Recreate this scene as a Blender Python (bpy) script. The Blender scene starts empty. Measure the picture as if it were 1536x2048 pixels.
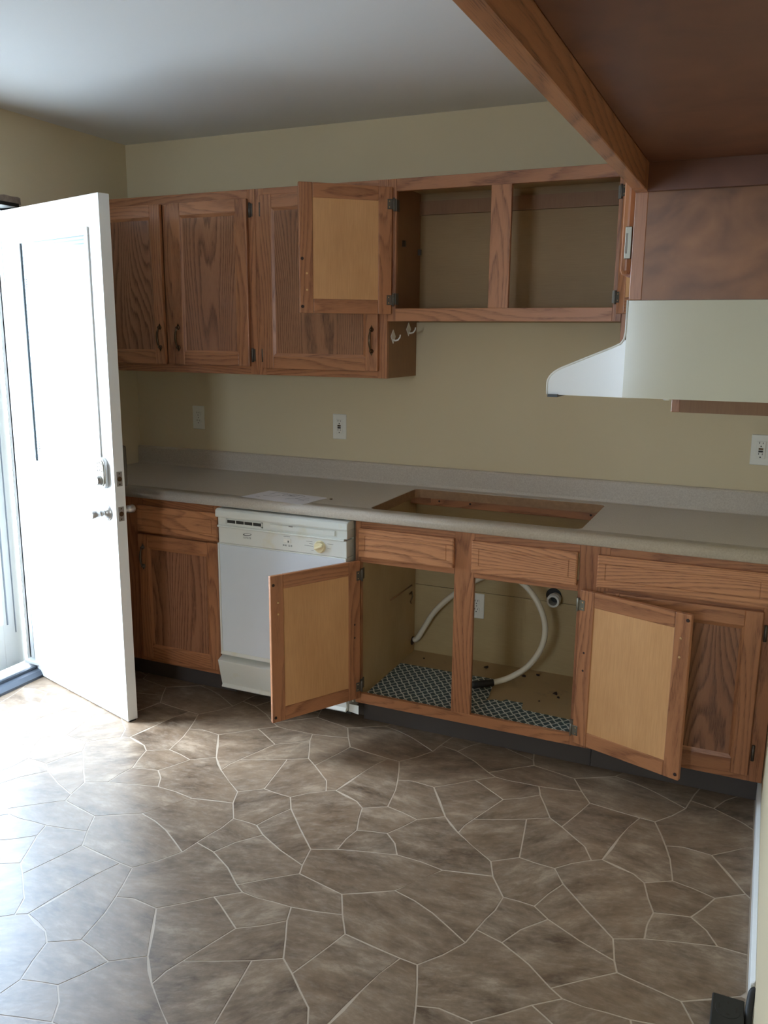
import bpy, bmesh, math, random
from mathutils import Vector, Matrix
random.seed(7)
PI = math.pi
SC = bpy.context.scene
COL = SC.collection

# ------------------------------------------------------------------ camera
CAM_LOC = (2.0999, -3.5361, 1.5879); YAW, PITCH, ROLL, FPX = 0.42174, 0.20612, 0.00842, 1696.70
cam_d = bpy.data.cameras.new('camera'); cam = bpy.data.objects.new('camera', cam_d); COL.objects.link(cam)
cam_d.sensor_fit = 'VERTICAL'; cam_d.sensor_height = 36.0; cam_d.lens = FPX / 2048 * 36.0
cam_d.clip_start = 0.02; cam_d.clip_end = 200
_f = Vector((-math.sin(YAW) * math.cos(PITCH), math.cos(YAW) * math.cos(PITCH), -math.sin(PITCH)))
_r = Vector((math.cos(YAW), math.sin(YAW), 0)); _u = _r.cross(_f)
_r2 = math.cos(ROLL) * _r + math.sin(ROLL) * _u; _u2 = -math.sin(ROLL) * _r + math.cos(ROLL) * _u
cam.matrix_world = Matrix(((_r2.x, _u2.x, -_f.x, CAM_LOC[0]), (_r2.y, _u2.y, -_f.y, CAM_LOC[1]), (_r2.z, _u2.z, -_f.z, CAM_LOC[2]), (0, 0, 0, 1)))
SC.camera = cam

# ------------------------------------------------------------------ world, light, exposure
SC.view_settings.view_transform = 'Standard'; SC.view_settings.look = 'None'
SC.view_settings.gamma = 1.0; SC.view_settings.use_curve_mapping = False
SC.view_settings.exposure = 0.08
SC.cycles.max_bounces = 8; SC.cycles.diffuse_bounces = 5; SC.cycles.glossy_bounces = 4
SC.cycles.transparent_max_bounces = 12; SC.cycles.sample_clamp_indirect = 6.0
SC.cycles.use_denoising = True; SC.cycles.caustics_reflective = False; SC.cycles.caustics_refractive = False
WORLD_STRENGTH = 25.0
w = bpy.data.worlds.new('overcast_sky'); SC.world = w; w.use_nodes = True
wn = w.node_tree; bg = wn.nodes['Background']
tc = wn.nodes.new('ShaderNodeTexCoord'); sx = wn.nodes.new('ShaderNodeSeparateXYZ'); rp = wn.nodes.new('ShaderNodeValToRGB')
wn.links.new(tc.outputs['Generated'], sx.inputs[0]); wn.links.new(sx.outputs['Z'], rp.inputs[0]); wn.links.new(rp.outputs[0], bg.inputs['Color'])
rp.color_ramp.elements[0].position = 0.0; rp.color_ramp.elements[0].color = (0.80, 0.90, 1.0, 1)
rp.color_ramp.elements[1].position = 0.9; rp.color_ramp.elements[1].color = (0.62, 0.78, 1.0, 1)
bg.inputs['Strength'].default_value = WORLD_STRENGTH

def portal(name, loc, rot, sx_, sy_):
    ld = bpy.data.lights.new(name, 'AREA'); ld.shape = 'RECTANGLE'; ld.size = sx_; ld.size_y = sy_
    ld.cycles.is_portal = True
    o = bpy.data.objects.new(name, ld); COL.objects.link(o); o.location = loc; o.rotation_euler = rot
    return o
# openings: entry door, and an unseen rear window added for fill light
portal('door_daylight', (-1.09, -1.24, 1.05), (0, -PI / 2, 0), 2.1, 1.0)
portal('added_window_daylight', (0.9, -6.05, 1.55), (-PI / 2, 0, PI), 0.9, 0.8)
sun_d = bpy.data.lights.new('hazy_sun', 'SUN'); sun_d.energy = 11.0; sun_d.angle = math.radians(30); sun_d.color = (0.93, 0.97, 1.0)
sun = bpy.data.objects.new('hazy_sun', sun_d); COL.objects.link(sun); sun.location = (-6, -5, 8)
sun.rotation_euler = Vector((0.75, 0.24, -0.80)).to_track_quat('-Z', 'Y').to_euler()
# warm fill lamp added out of view behind the camera
lamp_d = bpy.data.lights.new('fill_lamp', 'AREA'); lamp_d.shape = 'DISK'; lamp_d.size = 0.5; lamp_d.energy = 11.0; lamp_d.color = (1.0, 0.80, 0.58)
lamp = bpy.data.objects.new('fill_lamp', lamp_d); COL.objects.link(lamp); lamp.location = (0.9, -4.9, 2.30)

# ------------------------------------------------------------------ materials
def srgb(r, g, b):
    f = lambda c: (c / 255 / 12.92) if c / 255 <= 0.04045 else ((c / 255 + 0.055) / 1.055) ** 2.4
    return (f(r), f(g), f(b), 1)

class NT:
    def __init__(s, name):
        s.m = bpy.data.materials.new(name); s.m.use_nodes = True; s.t = s.m.node_tree; s.b = s.t.nodes['Principled BSDF']
    def n(s, kind, **kw):
        o = s.t.nodes.new(kind)
        for k, v in kw.items(): setattr(o, k, v)
        return o
    def l(s, a, b): s.t.links.new(a, b)
    def put(s, sock, v):
        if isinstance(v, bpy.types.NodeSocket): s.l(v, sock)
        else: sock.default_value = v
    def math(s, op, a, b=0.0, c=None):
        o = s.n('ShaderNodeMath', operation=op); s.put(o.inputs[0], a); s.put(o.inputs[1], b)
        if c is not None: s.put(o.inputs[2], c)
        return o.outputs[0]
    def xyz(s, x, y, z):
        o = s.n('ShaderNodeCombineXYZ'); s.put(o.inputs[0], x); s.put(o.inputs[1], y); s.put(o.inputs[2], z); return o.outputs[0]
    def noise(s, vec, scale=1.0, detail=3.0, rough=0.55):
        o = s.n('ShaderNodeTexNoise'); s.l(vec, o.inputs['Vector']); o.inputs['Scale'].default_value = scale
        o.inputs['Detail'].default_value = detail; o.inputs['Roughness'].default_value = rough; return o.outputs['Fac']
    def ramp(s, fac, stops, interp='LINEAR'):
        o = s.n('ShaderNodeValToRGB'); s.l(fac, o.inputs[0]); cr = o.color_ramp; cr.interpolation = interp
        while len(cr.elements) < len(stops): cr.elements.new(0.5)
        for e, (p, c) in zip(cr.elements, stops): e.position = p; e.color = c if len(c) == 4 else (*c, 1)
        return o.outputs[0]
    def mix(s, fac, a, b, mode='MIX'):
        o = s.n('ShaderNodeMix', data_type='RGBA', blend_type=mode); s.put(o.inputs[0], fac); s.put(o.inputs[6], a); s.put(o.inputs[7], b); return o.outputs[2]
    def bump(s, h, strength=0.2, dist=0.002):
        o = s.n('ShaderNodeBump'); o.inputs['Strength'].default_value = strength; o.inputs['Distance'].default_value = dist
        s.l(h, o.inputs['Height']); s.l(o.outputs[0], s.b.inputs['Normal'])
    def set(s, **kw):
        for k, v in kw.items(): s.put(s.b.inputs[k.replace('_', ' ')], v)
        return s.m

def g4(v): return (v, v, v, 1)

def plain(name, col, rough=0.5, metal=0.0, mottling=0.04, scale=8.0, spec=0.5, bump=0.0):
    k = NT(name); co = k.n('ShaderNodeTexCoord').outputs['Object']
    nz = k.noise(co, scale, 4); c = k.mix(nz, tuple(x * (1 - mottling) for x in col[:3]) + (1,), tuple(min(1, x * (1 + mottling)) for x in col[:3]) + (1,))
    if bump: k.bump(k.noise(co, scale * 30, 2), bump, 0.001)
    return k.set(Base_Color=c, Roughness=rough, Metallic=metal, Specular_IOR_Level=spec)

def oak(name, axis, light, dark, rough=0.38, ring=85.0, contrast=0.75):
    """flat sawn oak: growth rings cut lengthwise give cathedrals, plus short open pores"""
    k = NT(name); sp = k.n('ShaderNodeSeparateXYZ'); k.l(k.n('ShaderNodeTexCoord').outputs['Object'], sp.inputs[0])
    X, Y, Z = sp.outputs
    L, U, D = {'X': (X, Z, Y), 'Z': (Z, X, Y), 'Y': (Y, Z, X)}[axis]
    U = k.math('ADD', U, k.math('MULTIPLY', D, 0.8))
    rnd = k.math('MULTIPLY', k.n('ShaderNodeObjectInfo').outputs['Random'], 41.0)
    at = k.n('ShaderNodeAttribute', attribute_name='board'); rnd = k.math('ADD', rnd, at.outputs['Fac'])
    wob = k.noise(k.xyz(k.math('MULTIPLY', L, 9.0), k.math('MULTIPLY', U, 60.0), rnd), 1.0, 3)
    bow = k.noise(k.xyz(k.math('MULTIPLY', L, 1.05), k.math('MULTIPLY', U, 7.5), k.math('MULTIPLY', rnd, 3.1)), 1.0, 0.6, 0.4)
    f = k.math('ADD', k.math('MULTIPLY', bow, ring * 0.16), k.math('MULTIPLY', U, ring * 0.48))
    f = k.math('ADD', f, k.math('MULTIPLY', wob, 0.75))
    band = k.math('FRACT', f)
    bandc = k.ramp(band, [(0, g4(0)), (0.35, g4(0.10)), (0.62, g4(0.55)), (0.82, g4(1.0)), (0.93, g4(0.35)), (1, g4(0))])
    pores = k.noise(k.xyz(k.math('MULTIPLY', L, 26.0), k.math('MULTIPLY', U, 620.0), k.math('MULTIPLY', D, 620.0)), 1.0, 2)
    pr = k.ramp(pores, [(0.0, g4(0)), (0.50, g4(0)), (0.68, g4(1))])
    tone = k.noise(k.xyz(k.math('MULTIPLY', L, 1.5), k.math('MULTIPLY', U, 9.0), rnd), 1.0, 2)
    bt = k.math('FRACT', k.math('MULTIPLY', rnd, 3.37))
    vis = k.math('ADD', k.math('MULTIPLY', bandc, 0.62 * contrast), k.math('MULTIPLY', k.math('MULTIPLY', pr, k.math('ADD', bandc, 0.30)), 0.65 * contrast))
    vis = k.math('ADD', vis, k.math('MULTIPLY', k.math('SUBTRACT', tone, 0.5), 0.55))
    vis = k.math('ADD', vis, k.math('MULTIPLY', k.math('SUBTRACT', bt, 0.5), 0.22))
    c = k.mix(vis, light, dark)
    k.bump(k.math('SUBTRACT', 1.0, k.math('MULTIPLY', vis, 1.0)), 0.25, 0.0006)
    o = k.n('ShaderNodeMix', data_type='FLOAT'); 
    return k.set(Base_Color=c, Roughness=rough, Specular_IOR_Level=0.5)

def ply(name, a, b, axis='Z', rough=0.5, blotch=1.0):
    k = NT(name); sp = k.n('ShaderNodeSeparateXYZ'); k.l(k.n('ShaderNodeTexCoord').outputs['Object'], sp.inputs[0])
    X, Y, Z = sp.outputs; rnd = k.math('MULTIPLY', k.n('ShaderNodeObjectInfo').outputs['Random'], 33.0)
    L, U = {'Z': (Z, k.math('ADD', X, Y)), 'X': (X, k.math('ADD', Z, Y)), 'Y': (Y, k.math('ADD', X, Z))}[axis]
    n1 = k.noise(k.xyz(k.math('MULTIPLY', L, 3.0), k.math('MULTIPLY', U, 6.0), rnd), 1.0 * blotch, 3)
    n2 = k.noise(k.xyz(k.math('MULTIPLY', L, 14.0), k.math('MULTIPLY', U, 260.0), rnd), 1.0, 2)
    v = k.math('ADD', k.math('MULTIPLY', k.math('SUBTRACT', n1, 0.5), 1.5), k.math('MULTIPLY', n2, 0.9))
    return k.set(Base_Color=k.mix(v, a, b), Roughness=rough)

OAK_L, OAK_D = (0.42, 0.178, 0.078, 1), (0.135, 0.044, 0.019, 1)
M = {}
for ax in 'XYZ': M['oak' + ax] = oak('oak_along_' + ax.lower(), ax, OAK_L, OAK_D)
M['oakpanel'] = oak('oak_panel', 'Z', (0.34, 0.155, 0.082, 1), (0.095, 0.038, 0.021, 1), 0.24, 100.0, 0.85)
M['oakfront'] = oak('oak_drawer_front', 'X', (0.52, 0.232, 0.105, 1), (0.20, 0.07, 0.028, 1), 0.4, 110.0, 0.9)
M['plyback'] = ply('maple_ply', (0.66, 0.36, 0.155, 1), (0.50, 0.25, 0.098, 1))
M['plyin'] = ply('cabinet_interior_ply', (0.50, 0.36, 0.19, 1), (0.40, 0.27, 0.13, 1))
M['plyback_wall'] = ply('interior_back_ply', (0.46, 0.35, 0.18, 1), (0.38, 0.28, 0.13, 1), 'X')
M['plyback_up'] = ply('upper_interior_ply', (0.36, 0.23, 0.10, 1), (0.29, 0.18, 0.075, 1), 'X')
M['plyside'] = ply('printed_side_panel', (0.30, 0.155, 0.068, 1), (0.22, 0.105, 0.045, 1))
def burl(name, a, b):
    k = NT(name); co = k.n('ShaderNodeTexCoord').outputs['Object']; n0 = k.n('ShaderNodeTexNoise'); k.l(co, n0.inputs['Vector']); n0.inputs['Scale'].default_value = 9.0; n0.inputs['Detail'].default_value = 2.0; n0.inputs['Distortion'].default_value = 1.6
    n1 = k.noise(co, 30.0, 5, 0.6); v = k.math('ADD', k.math('MULTIPLY', n0.outputs['Fac'], 1.5), k.math('MULTIPLY', n1, 0.5))
    return k.set(Base_Color=k.mix(k.math('SUBTRACT', v, 0.5), a, b), Roughness=0.42)
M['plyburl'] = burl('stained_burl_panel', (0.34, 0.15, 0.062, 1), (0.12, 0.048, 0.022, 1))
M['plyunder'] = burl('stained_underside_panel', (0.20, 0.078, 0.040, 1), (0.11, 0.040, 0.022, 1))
M['shelffloor'] = None
M['bronze'] = plain('antique_bronze', (0.13, 0.085, 0.05), 0.25, 0.9)
M['brass'] = plain('brass', (0.75, 0.52, 0.26), 0.3, 1.0)
M['hinge'] = plain('aged_hinge_metal', (0.23, 0.22, 0.18), 0.42, 0.85)
M['hingedark'] = plain('dark_hinge_metal', (0.13, 0.115, 0.095), 0.42, 0.7)
M['darkhole'] = plain('dark_bumper', (0.03, 0.012, 0.008), 0.6)
M['wall'] = None
M['white'] = plain('white_gloss_paint', (0.80, 0.81, 0.79), 0.35, 0, 0.01)
M['doorwhite'] = plain('white_door_paint', (0.82, 0.82, 0.80), 0.38, 0, 0.01)
M['enamel'] = plain('white_enamel_shaded', (0.56, 0.56, 0.46), 0.16, 0, 0.006, 3.0, 0.6)  # shaded copy of the hood enamel, shade put into the colour
M['enamel_lit'] = plain('white_enamel_lit', (0.80, 0.84, 0.88), 0.22, 0, 0.006, 3.0, 0.6)  # lit copy of the same enamel, cool daylight put into the colour
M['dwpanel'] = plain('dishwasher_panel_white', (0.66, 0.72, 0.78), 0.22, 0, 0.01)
M['dwtrim'] = None
M['cream'] = plain('cream_knob_plastic', (0.74, 0.66, 0.42), 0.35)
M['plastic'] = plain('white_plastic', (0.78, 0.77, 0.70), 0.35)
M['plasticg'] = plain('hook_plastic', (0.80, 0.78, 0.74), 0.4)
M['slot'] = plain('socket_slot', (0.02, 0.018, 0.015), 0.6)
M['black'] = plain('black_plastic', (0.018, 0.020, 0.019), 0.45)
M['rubber'] = plain('black_rubber', (0.02, 0.02, 0.02), 0.6)
M['toe'] = plain('brown_vinyl_base', (0.075, 0.062, 0.056), 0.5, 0, 0.08)
M['nickel'] = plain('satin_nickel', (0.60, 0.60, 0.60), 0.3, 1.0)
M['nickeld'] = plain('dull_latch_metal', (0.33, 0.31, 0.29), 0.4, 0.9)
M['hose'] = plain('cream_drain_hose', (0.74, 0.68, 0.54), 0.45)
M['pvc'] = plain('pvc_pipe', (0.66, 0.65, 0.60), 0.35)
M['particle'] = plain('particle_board_edge', (0.30, 0.17, 0.085), 0.8, 0, 0.35, 60.0)
M['alu'] = plain('threshold_aluminium', (0.085, 0.10, 0.125), 0.4, 0.5)
M['strip'] = plain('weatherstrip_gray', (0.22, 0.24, 0.27), 0.6)
M['concrete'] = plain('pale_concrete', (0.55, 0.55, 0.53), 0.85, 0, 0.1, 3.0)
M['duct'] = plain('duct_filter_metal', (0.45, 0.45, 0.43), 0.4, 0.8)
M['rough'] = plain('torn_unpainted_drywall', (0.30, 0.23, 0.18), 0.9, 0, 0.5, 40.0)
M['ink'] = plain('pencil_gray_ink', (0.16, 0.16, 0.21), 0.8)
M['logo'] = plain('gray_printed_ink', (0.16, 0.17, 0.16), 0.6)

def wallpaint(name, col, sc=1.0):
    k = NT(name); co = k.n('ShaderNodeTexCoord').outputs['Object']
    big = k.noise(co, 1.3, 3); fine = k.noise(co, 220.0, 2)
    c = k.mix(big, tuple(x * 0.96 for x in col[:3]) + (1,), col)
    k.bump(fine, 0.08, 0.0008)
    return k.set(Base_Color=c, Roughness=0.72, Specular_IOR_Level=0.3)
M['wall'] = wallpaint('cream_wall_paint', (0.68, 0.58, 0.395, 1))
M['ceil'] = wallpaint('white_ceiling_paint', (0.72, 0.71, 0.70, 1))

def m_counter():
    k = NT('speckled_laminate'); co = k.n('ShaderNodeTexCoord').outputs['Object']
    a = k.noise(co, 210.0, 3); b = k.noise(co, 420.0, 2); big = k.noise(co, 3.0, 2)
    c = k.ramp(a, [(0.30, (0.48, 0.415, 0.345)), (0.5, (0.54, 0.475, 0.40)), (0.7, (0.60, 0.54, 0.46))])
    c = k.mix(k.ramp(b, [(0.60, g4(0)), (0.74, g4(0.35))]), c, (0.30, 0.25, 0.20, 1))
    c = k.mix(k.math('MULTIPLY', big, 0.15), c, (0.5, 0.44, 0.38, 1))
    return k.set(Base_Color=c, Roughness=0.33)
M['lam'] = m_counter()

def m_stone():
    k = NT('taupe_flagstone_vinyl'); sp = k.n('ShaderNodeSeparateXYZ'); k.l(k.n('ShaderNodeTexCoord').outputs['Object'], sp.inputs[0])
    at = k.n('ShaderNodeAttribute', attribute_name='board'); R = at.outputs['Fac']
    ang = k.math('ADD', k.math('MULTIPLY', k.math('SINE', k.math('MULTIPLY', R, 12.3)), 0.5), 0.35)
    ca, sa = k.math('COSINE', ang), k.math('SINE', ang); X, Y, Z = sp.outputs
    u = k.math('ADD', k.math('MULTIPLY', X, ca), k.math('MULTIPLY', Y, sa)); v = k.math('SUBTRACT', k.math('MULTIPLY', Y, ca), k.math('MULTIPLY', X, sa))
    a = k.noise(k.xyz(k.math('MULTIPLY', u, 7.0), k.math('MULTIPLY', v, 15.0), R), 1.0, 8, 0.70)
    b = k.noise(k.xyz(k.math('MULTIPLY', u, 3.0), k.math('MULTIPLY', v, 5.0), k.math('ADD', R, 5.0)), 1.0, 3)
    d = k.noise(k.xyz(k.math('MULTIPLY', u, 30.0), k.math('MULTIPLY', v, 70.0), R), 1.0, 4, 0.6)
    c = k.ramp(a, [(0.34, (0.080, 0.052, 0.033)), (0.45, (0.155, 0.108, 0.072)), (0.55, (0.220, 0.160, 0.110)), (0.66, (0.37, 0.285, 0.205))])
    c = k.mix(k.ramp(b, [(0.35, g4(0)), (0.7, g4(0.5))]), c, (0.25, 0.165, 0.10, 1))
    c = k.mix(k.ramp(d, [(0.50, g4(0)), (0.75, g4(0.45))]), c, (0.33, 0.27, 0.21, 1))
    k.bump(d, 0.25, 0.0012)
    return k.set(Base_Color=c, Roughness=0.34, Specular_IOR_Level=0.5)
M['stone'] = m_stone()
M['grout'] = plain('pale_grout_line', (0.46, 0.375, 0.29), 0.36, 0, 0.1, 30.0)

def m_liner():
    k = NT('lattice_shelf_liner'); sp = k.n('ShaderNodeSeparateXYZ'); k.l(k.n('ShaderNodeTexCoord').outputs['Object'], sp.inputs[0])
    X, Y, Z = sp.outputs; px = k.math('MULTIPLY', X, 1 / 0.034); py = k.math('MULTIPLY', Y, 1 / 0.046)
    wx = k.math('MULTIPLY', k.math('SINE', k.math('MULTIPLY', py, 2 * PI)), 0.07)
    a = k.math('ABSOLUTE', k.math('SUBTRACT', k.math('FRACT', k.math('ADD', k.math('ADD', px, py), wx)), 0.5))
    b = k.math('ABSOLUTE', k.math('SUBTRACT', k.math('FRACT', k.math('SUBTRACT', k.math('ADD', px, wx), py)), 0.5))
    ln = k.math('GREATER_THAN', k.math('MAXIMUM', a, b), 0.40)
    return k.set(Base_Color=k.mix(ln, (0.045, 0.085, 0.095, 1), (0.66, 0.70, 0.65, 1)), Roughness=0.5)
M['liner'] = m_liner()

def m_shelf():
    k = NT('stained_cabinet_floor'); co = k.n('ShaderNodeTexCoord').outputs['Object']
    a = k.noise(co, 4.0, 4); st = k.noise(co, 9.0, 5, 0.7)
    c = k.mix(a, (0.47, 0.33, 0.16, 1), (0.36, 0.25, 0.125, 1))
    c = k.mix(k.ramp(st, [(0.60, g4(0)), (0.68, g4(0.5))]), c, (0.22, 0.17, 0.12, 1))
    return k.set(Base_Color=c, Roughness=0.55)
M['shelffloor'] = m_shelf()

def m_dwtrim():
    k = NT('yellowed_white_plastic'); co = k.n('ShaderNodeTexCoord').outputs['Object']
    a = k.noise(co, 9.0, 4)
    c = k.mix(k.ramp(a, [(0.55, g4(0)), (0.72, g4(0.7))]), (0.71, 0.73, 0.69, 1), (0.66, 0.62, 0.45, 1))
    return k.set(Base_Color=c, Roughness=0.32)
M['dwtrim'] = m_dwtrim()

def m_glass(name, tint=(0.93, 0.97, 1.0, 1)):
    k = NT(name); t = k.t; out = t.nodes['Material Output']
    tr = k.n('ShaderNodeBsdfTransparent'); tr.inputs[0].default_value = tint; gl = k.n('ShaderNodeBsdfGlossy'); gl.inputs['Roughness'].default_value = 0.02
    lw = k.n('ShaderNodeLayerWeight'); lw.inputs['Blend'].default_value = 0.5; mx = k.n('ShaderNodeMixShader'); k.l(k.math('ADD', 0.025, k.math('MULTIPLY', k.math('POWER', lw.outputs['Facing'], 5.0), 0.9)), mx.inputs[0]); k.l(tr.outputs[0], mx.inputs[1]); k.l(gl.outputs[0], mx.inputs[2])
    k.l(mx.outputs[0], out.inputs['Surface']); return k.m
M['glass'] = m_glass('clear_glass')

# ------------------------------------------------------------------ mesh helpers
class MB:
    """collects shapes in world coordinates and links them as ONE mesh object"""
    def __init__(s): s.v = []; s.f = []; s.m = []; s.b = []; s.sm = []; s.board = 0.0
    def _add(s, vs, fs, m=0, smooth=False):
        o = len(s.v); s.v += [tuple(q) for q in vs]
        for f in fs: s.f.append(tuple(i + o for i in f)); s.m.append(m); s.b.append(s.board); s.sm.append(smooth)
        return s
    def box(s, x0, x1, y0, y1, z0, z1, m=0):
        s.board += 1.618
        x0, x1 = min(x0, x1), max(x0, x1); y0, y1 = min(y0, y1), max(y0, y1); z0, z1 = min(z0, z1), max(z0, z1)
        v = [(x0, y0, z0), (x1, y0, z0), (x1, y1, z0), (x0, y1, z0), (x0, y0, z1), (x1, y0, z1), (x1, y1, z1), (x0, y1, z1)]
        return s._add(v, [(0, 3, 2, 1), (4, 5, 6, 7), (0, 1, 5, 4), (1, 2, 6, 5), (2, 3, 7, 6), (3, 0, 4, 7)], m)
    def prism(s, poly, axis, a, b, m=0, smooth=False):
        """poly: 2-D points; axis x: (y,z), y: (x,z), z: (x,y)"""
        s.board += 1.618
        def P(p, t): return {'x': (t, p[0], p[1]), 'y': (p[0], t, p[1]), 'z': (p[0], p[1], t)}[axis]
        ar = sum(poly[i][0] * poly[(i + 1) % len(poly)][1] - poly[(i + 1) % len(poly)][0] * poly[i][1] for i in range(len(poly)))
        if ar < 0: poly = poly[::-1]
        if a > b: a, b = b, a
        n = len(poly); v = [P(p, a) for p in poly] + [P(p, b) for p in poly]
        lo, hi = tuple(range(n))[::-1], tuple(range(n, 2 * n)); sd = [(i, (i + 1) % n, n + (i + 1) % n, n + i) for i in range(n)]
        if axis == 'y': lo, hi = lo[::-1], hi[::-1]; sd = [q[::-1] for q in sd]
        s._add(v, [lo, hi], m, False); o = len(s.v) - 2 * n
        for q in sd: s.f.append(tuple(i + o for i in q)); s.m.append(m); s.b.append(s.board); s.sm.append(smooth)
        return s
    def tube(s, path, r, n=10, m=0, caps=True):
        path = [Vector(p) for p in path]; rr = r if isinstance(r, (list, tuple)) else [r] * len(path)
        vs = []; fs = []; up = None
        for i, p in enumerate(path):
            t = (path[min(i + 1, len(path) - 1)] - path[max(i - 1, 0)]).normalized()
            if up is None: up = t.orthogonal().normalized()
            up = (up - t * up.dot(t)); up = up.normalized() if up.length > 1e-6 else t.orthogonal().normalized()
            sd = t.cross(up)
            for j in range(n):
                a = 2 * PI * j / n; vs.append(p + (up * math.cos(a) + sd * math.sin(a)) * rr[i])
        for i in range(len(path) - 1):
            for j in range(n): fs.append((i * n + j, i * n + (j + 1) % n, (i + 1) * n + (j + 1) % n, (i + 1) * n + j))
        s._add(vs, fs, m, True)
        if caps:
            o = len(s.v) - len(vs); e = (len(path) - 1) * n
            s.f.append(tuple(o + j for j in range(n))[::-1]); s.f.append(tuple(o + e + j for j in range(n))); s.m += [m, m]; s.b += [s.board] * 2; s.sm += [False, False]
        return s
    def lathe(s, c, ax, prof, n=20, m=0):
        """prof: (distance along ax, radius)"""
        c = Vector(c); ax = Vector(ax).normalized()
        return s.tube2([c + ax * d for d, r in prof], [r for d, r in prof], ax, n, m)
    def tube2(s, path, rr, ax, n, m):
        up = ax.orthogonal().normalized(); sd = ax.cross(up); vs = []; fs = []
        for p, r in zip(path, rr):
            for j in range(n):
                a = 2 * PI * j / n; vs.append(p + (up * math.cos(a) + sd * math.sin(a)) * max(r, 1e-5))
        for i in range(len(path) - 1):
            for j in range(n): fs.append((i * n + j, i * n + (j + 1) % n, (i + 1) * n + (j + 1) % n, (i + 1) * n + j))
        fs.append(tuple(range(n))[::-1]); fs.append(tuple((len(path) - 1) * n + j for j in range(n)))
        s._add(vs, fs, m, True); s.sm[-1] = s.sm[-2] = False
        return s
    def poly(s, pts, m=0): return s._add(pts, [tuple(range(len(pts)))], m)
    def build(s, name, mats, parent=None, off=(0, 0, 0), bevel=0.0, seg=1, loc=(0, 0, 0), rot=0.0):
        me = bpy.data.meshes.new(name); off = Vector(off)
        me.from_pydata([Vector(p) - off for p in s.v], [], s.f)
        for mt in (mats if isinstance(mats, (list, tuple)) else [mats]): me.materials.append(mt)
        me.polygons.foreach_set('material_index', s.m); me.polygons.foreach_set('use_smooth', s.sm)
        at = me.attributes.new('board', 'FLOAT', 'FACE'); at.data.foreach_set('value', s.b)
        me.update()
        o = bpy.data.objects.new(name, me); COL.objects.link(o)
        if parent is not None: o.parent = parent
        o.location = loc; o.rotation_euler = (0, 0, rot)
        if bevel:
            md = o.modifiers.new('edge', 'BEVEL'); md.width = bevel; md.segments = seg; md.limit_method = 'ANGLE'; md.angle_limit = math.radians(40); md.harden_normals = False
        return o

def thing(name, label, cat, loc=(0, 0, 0), group=None):
    o = bpy.data.objects.new(name, None); COL.objects.link(o); o.location = loc; o.empty_display_size = 0.05
    o['label'] = label; o['category'] = cat
    if group: o['group'] = group
    return o
def tag(o, label, cat, group=None):
    o['label'] = label; o['category'] = cat
    if group: o['group'] = group
    return o
def struct(o): o['kind'] = 'structure'; return o
def box(name, mats, parent, off, x0, x1, y0, y1, z0, z1, bevel=0.0):
    return MB().box(x0, x1, y0, y1, z0, z1).build(name, mats, parent, off, bevel)
NOSE_TILT = 0.10  # turns the hood nose side a little toward the doorway light

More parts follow.
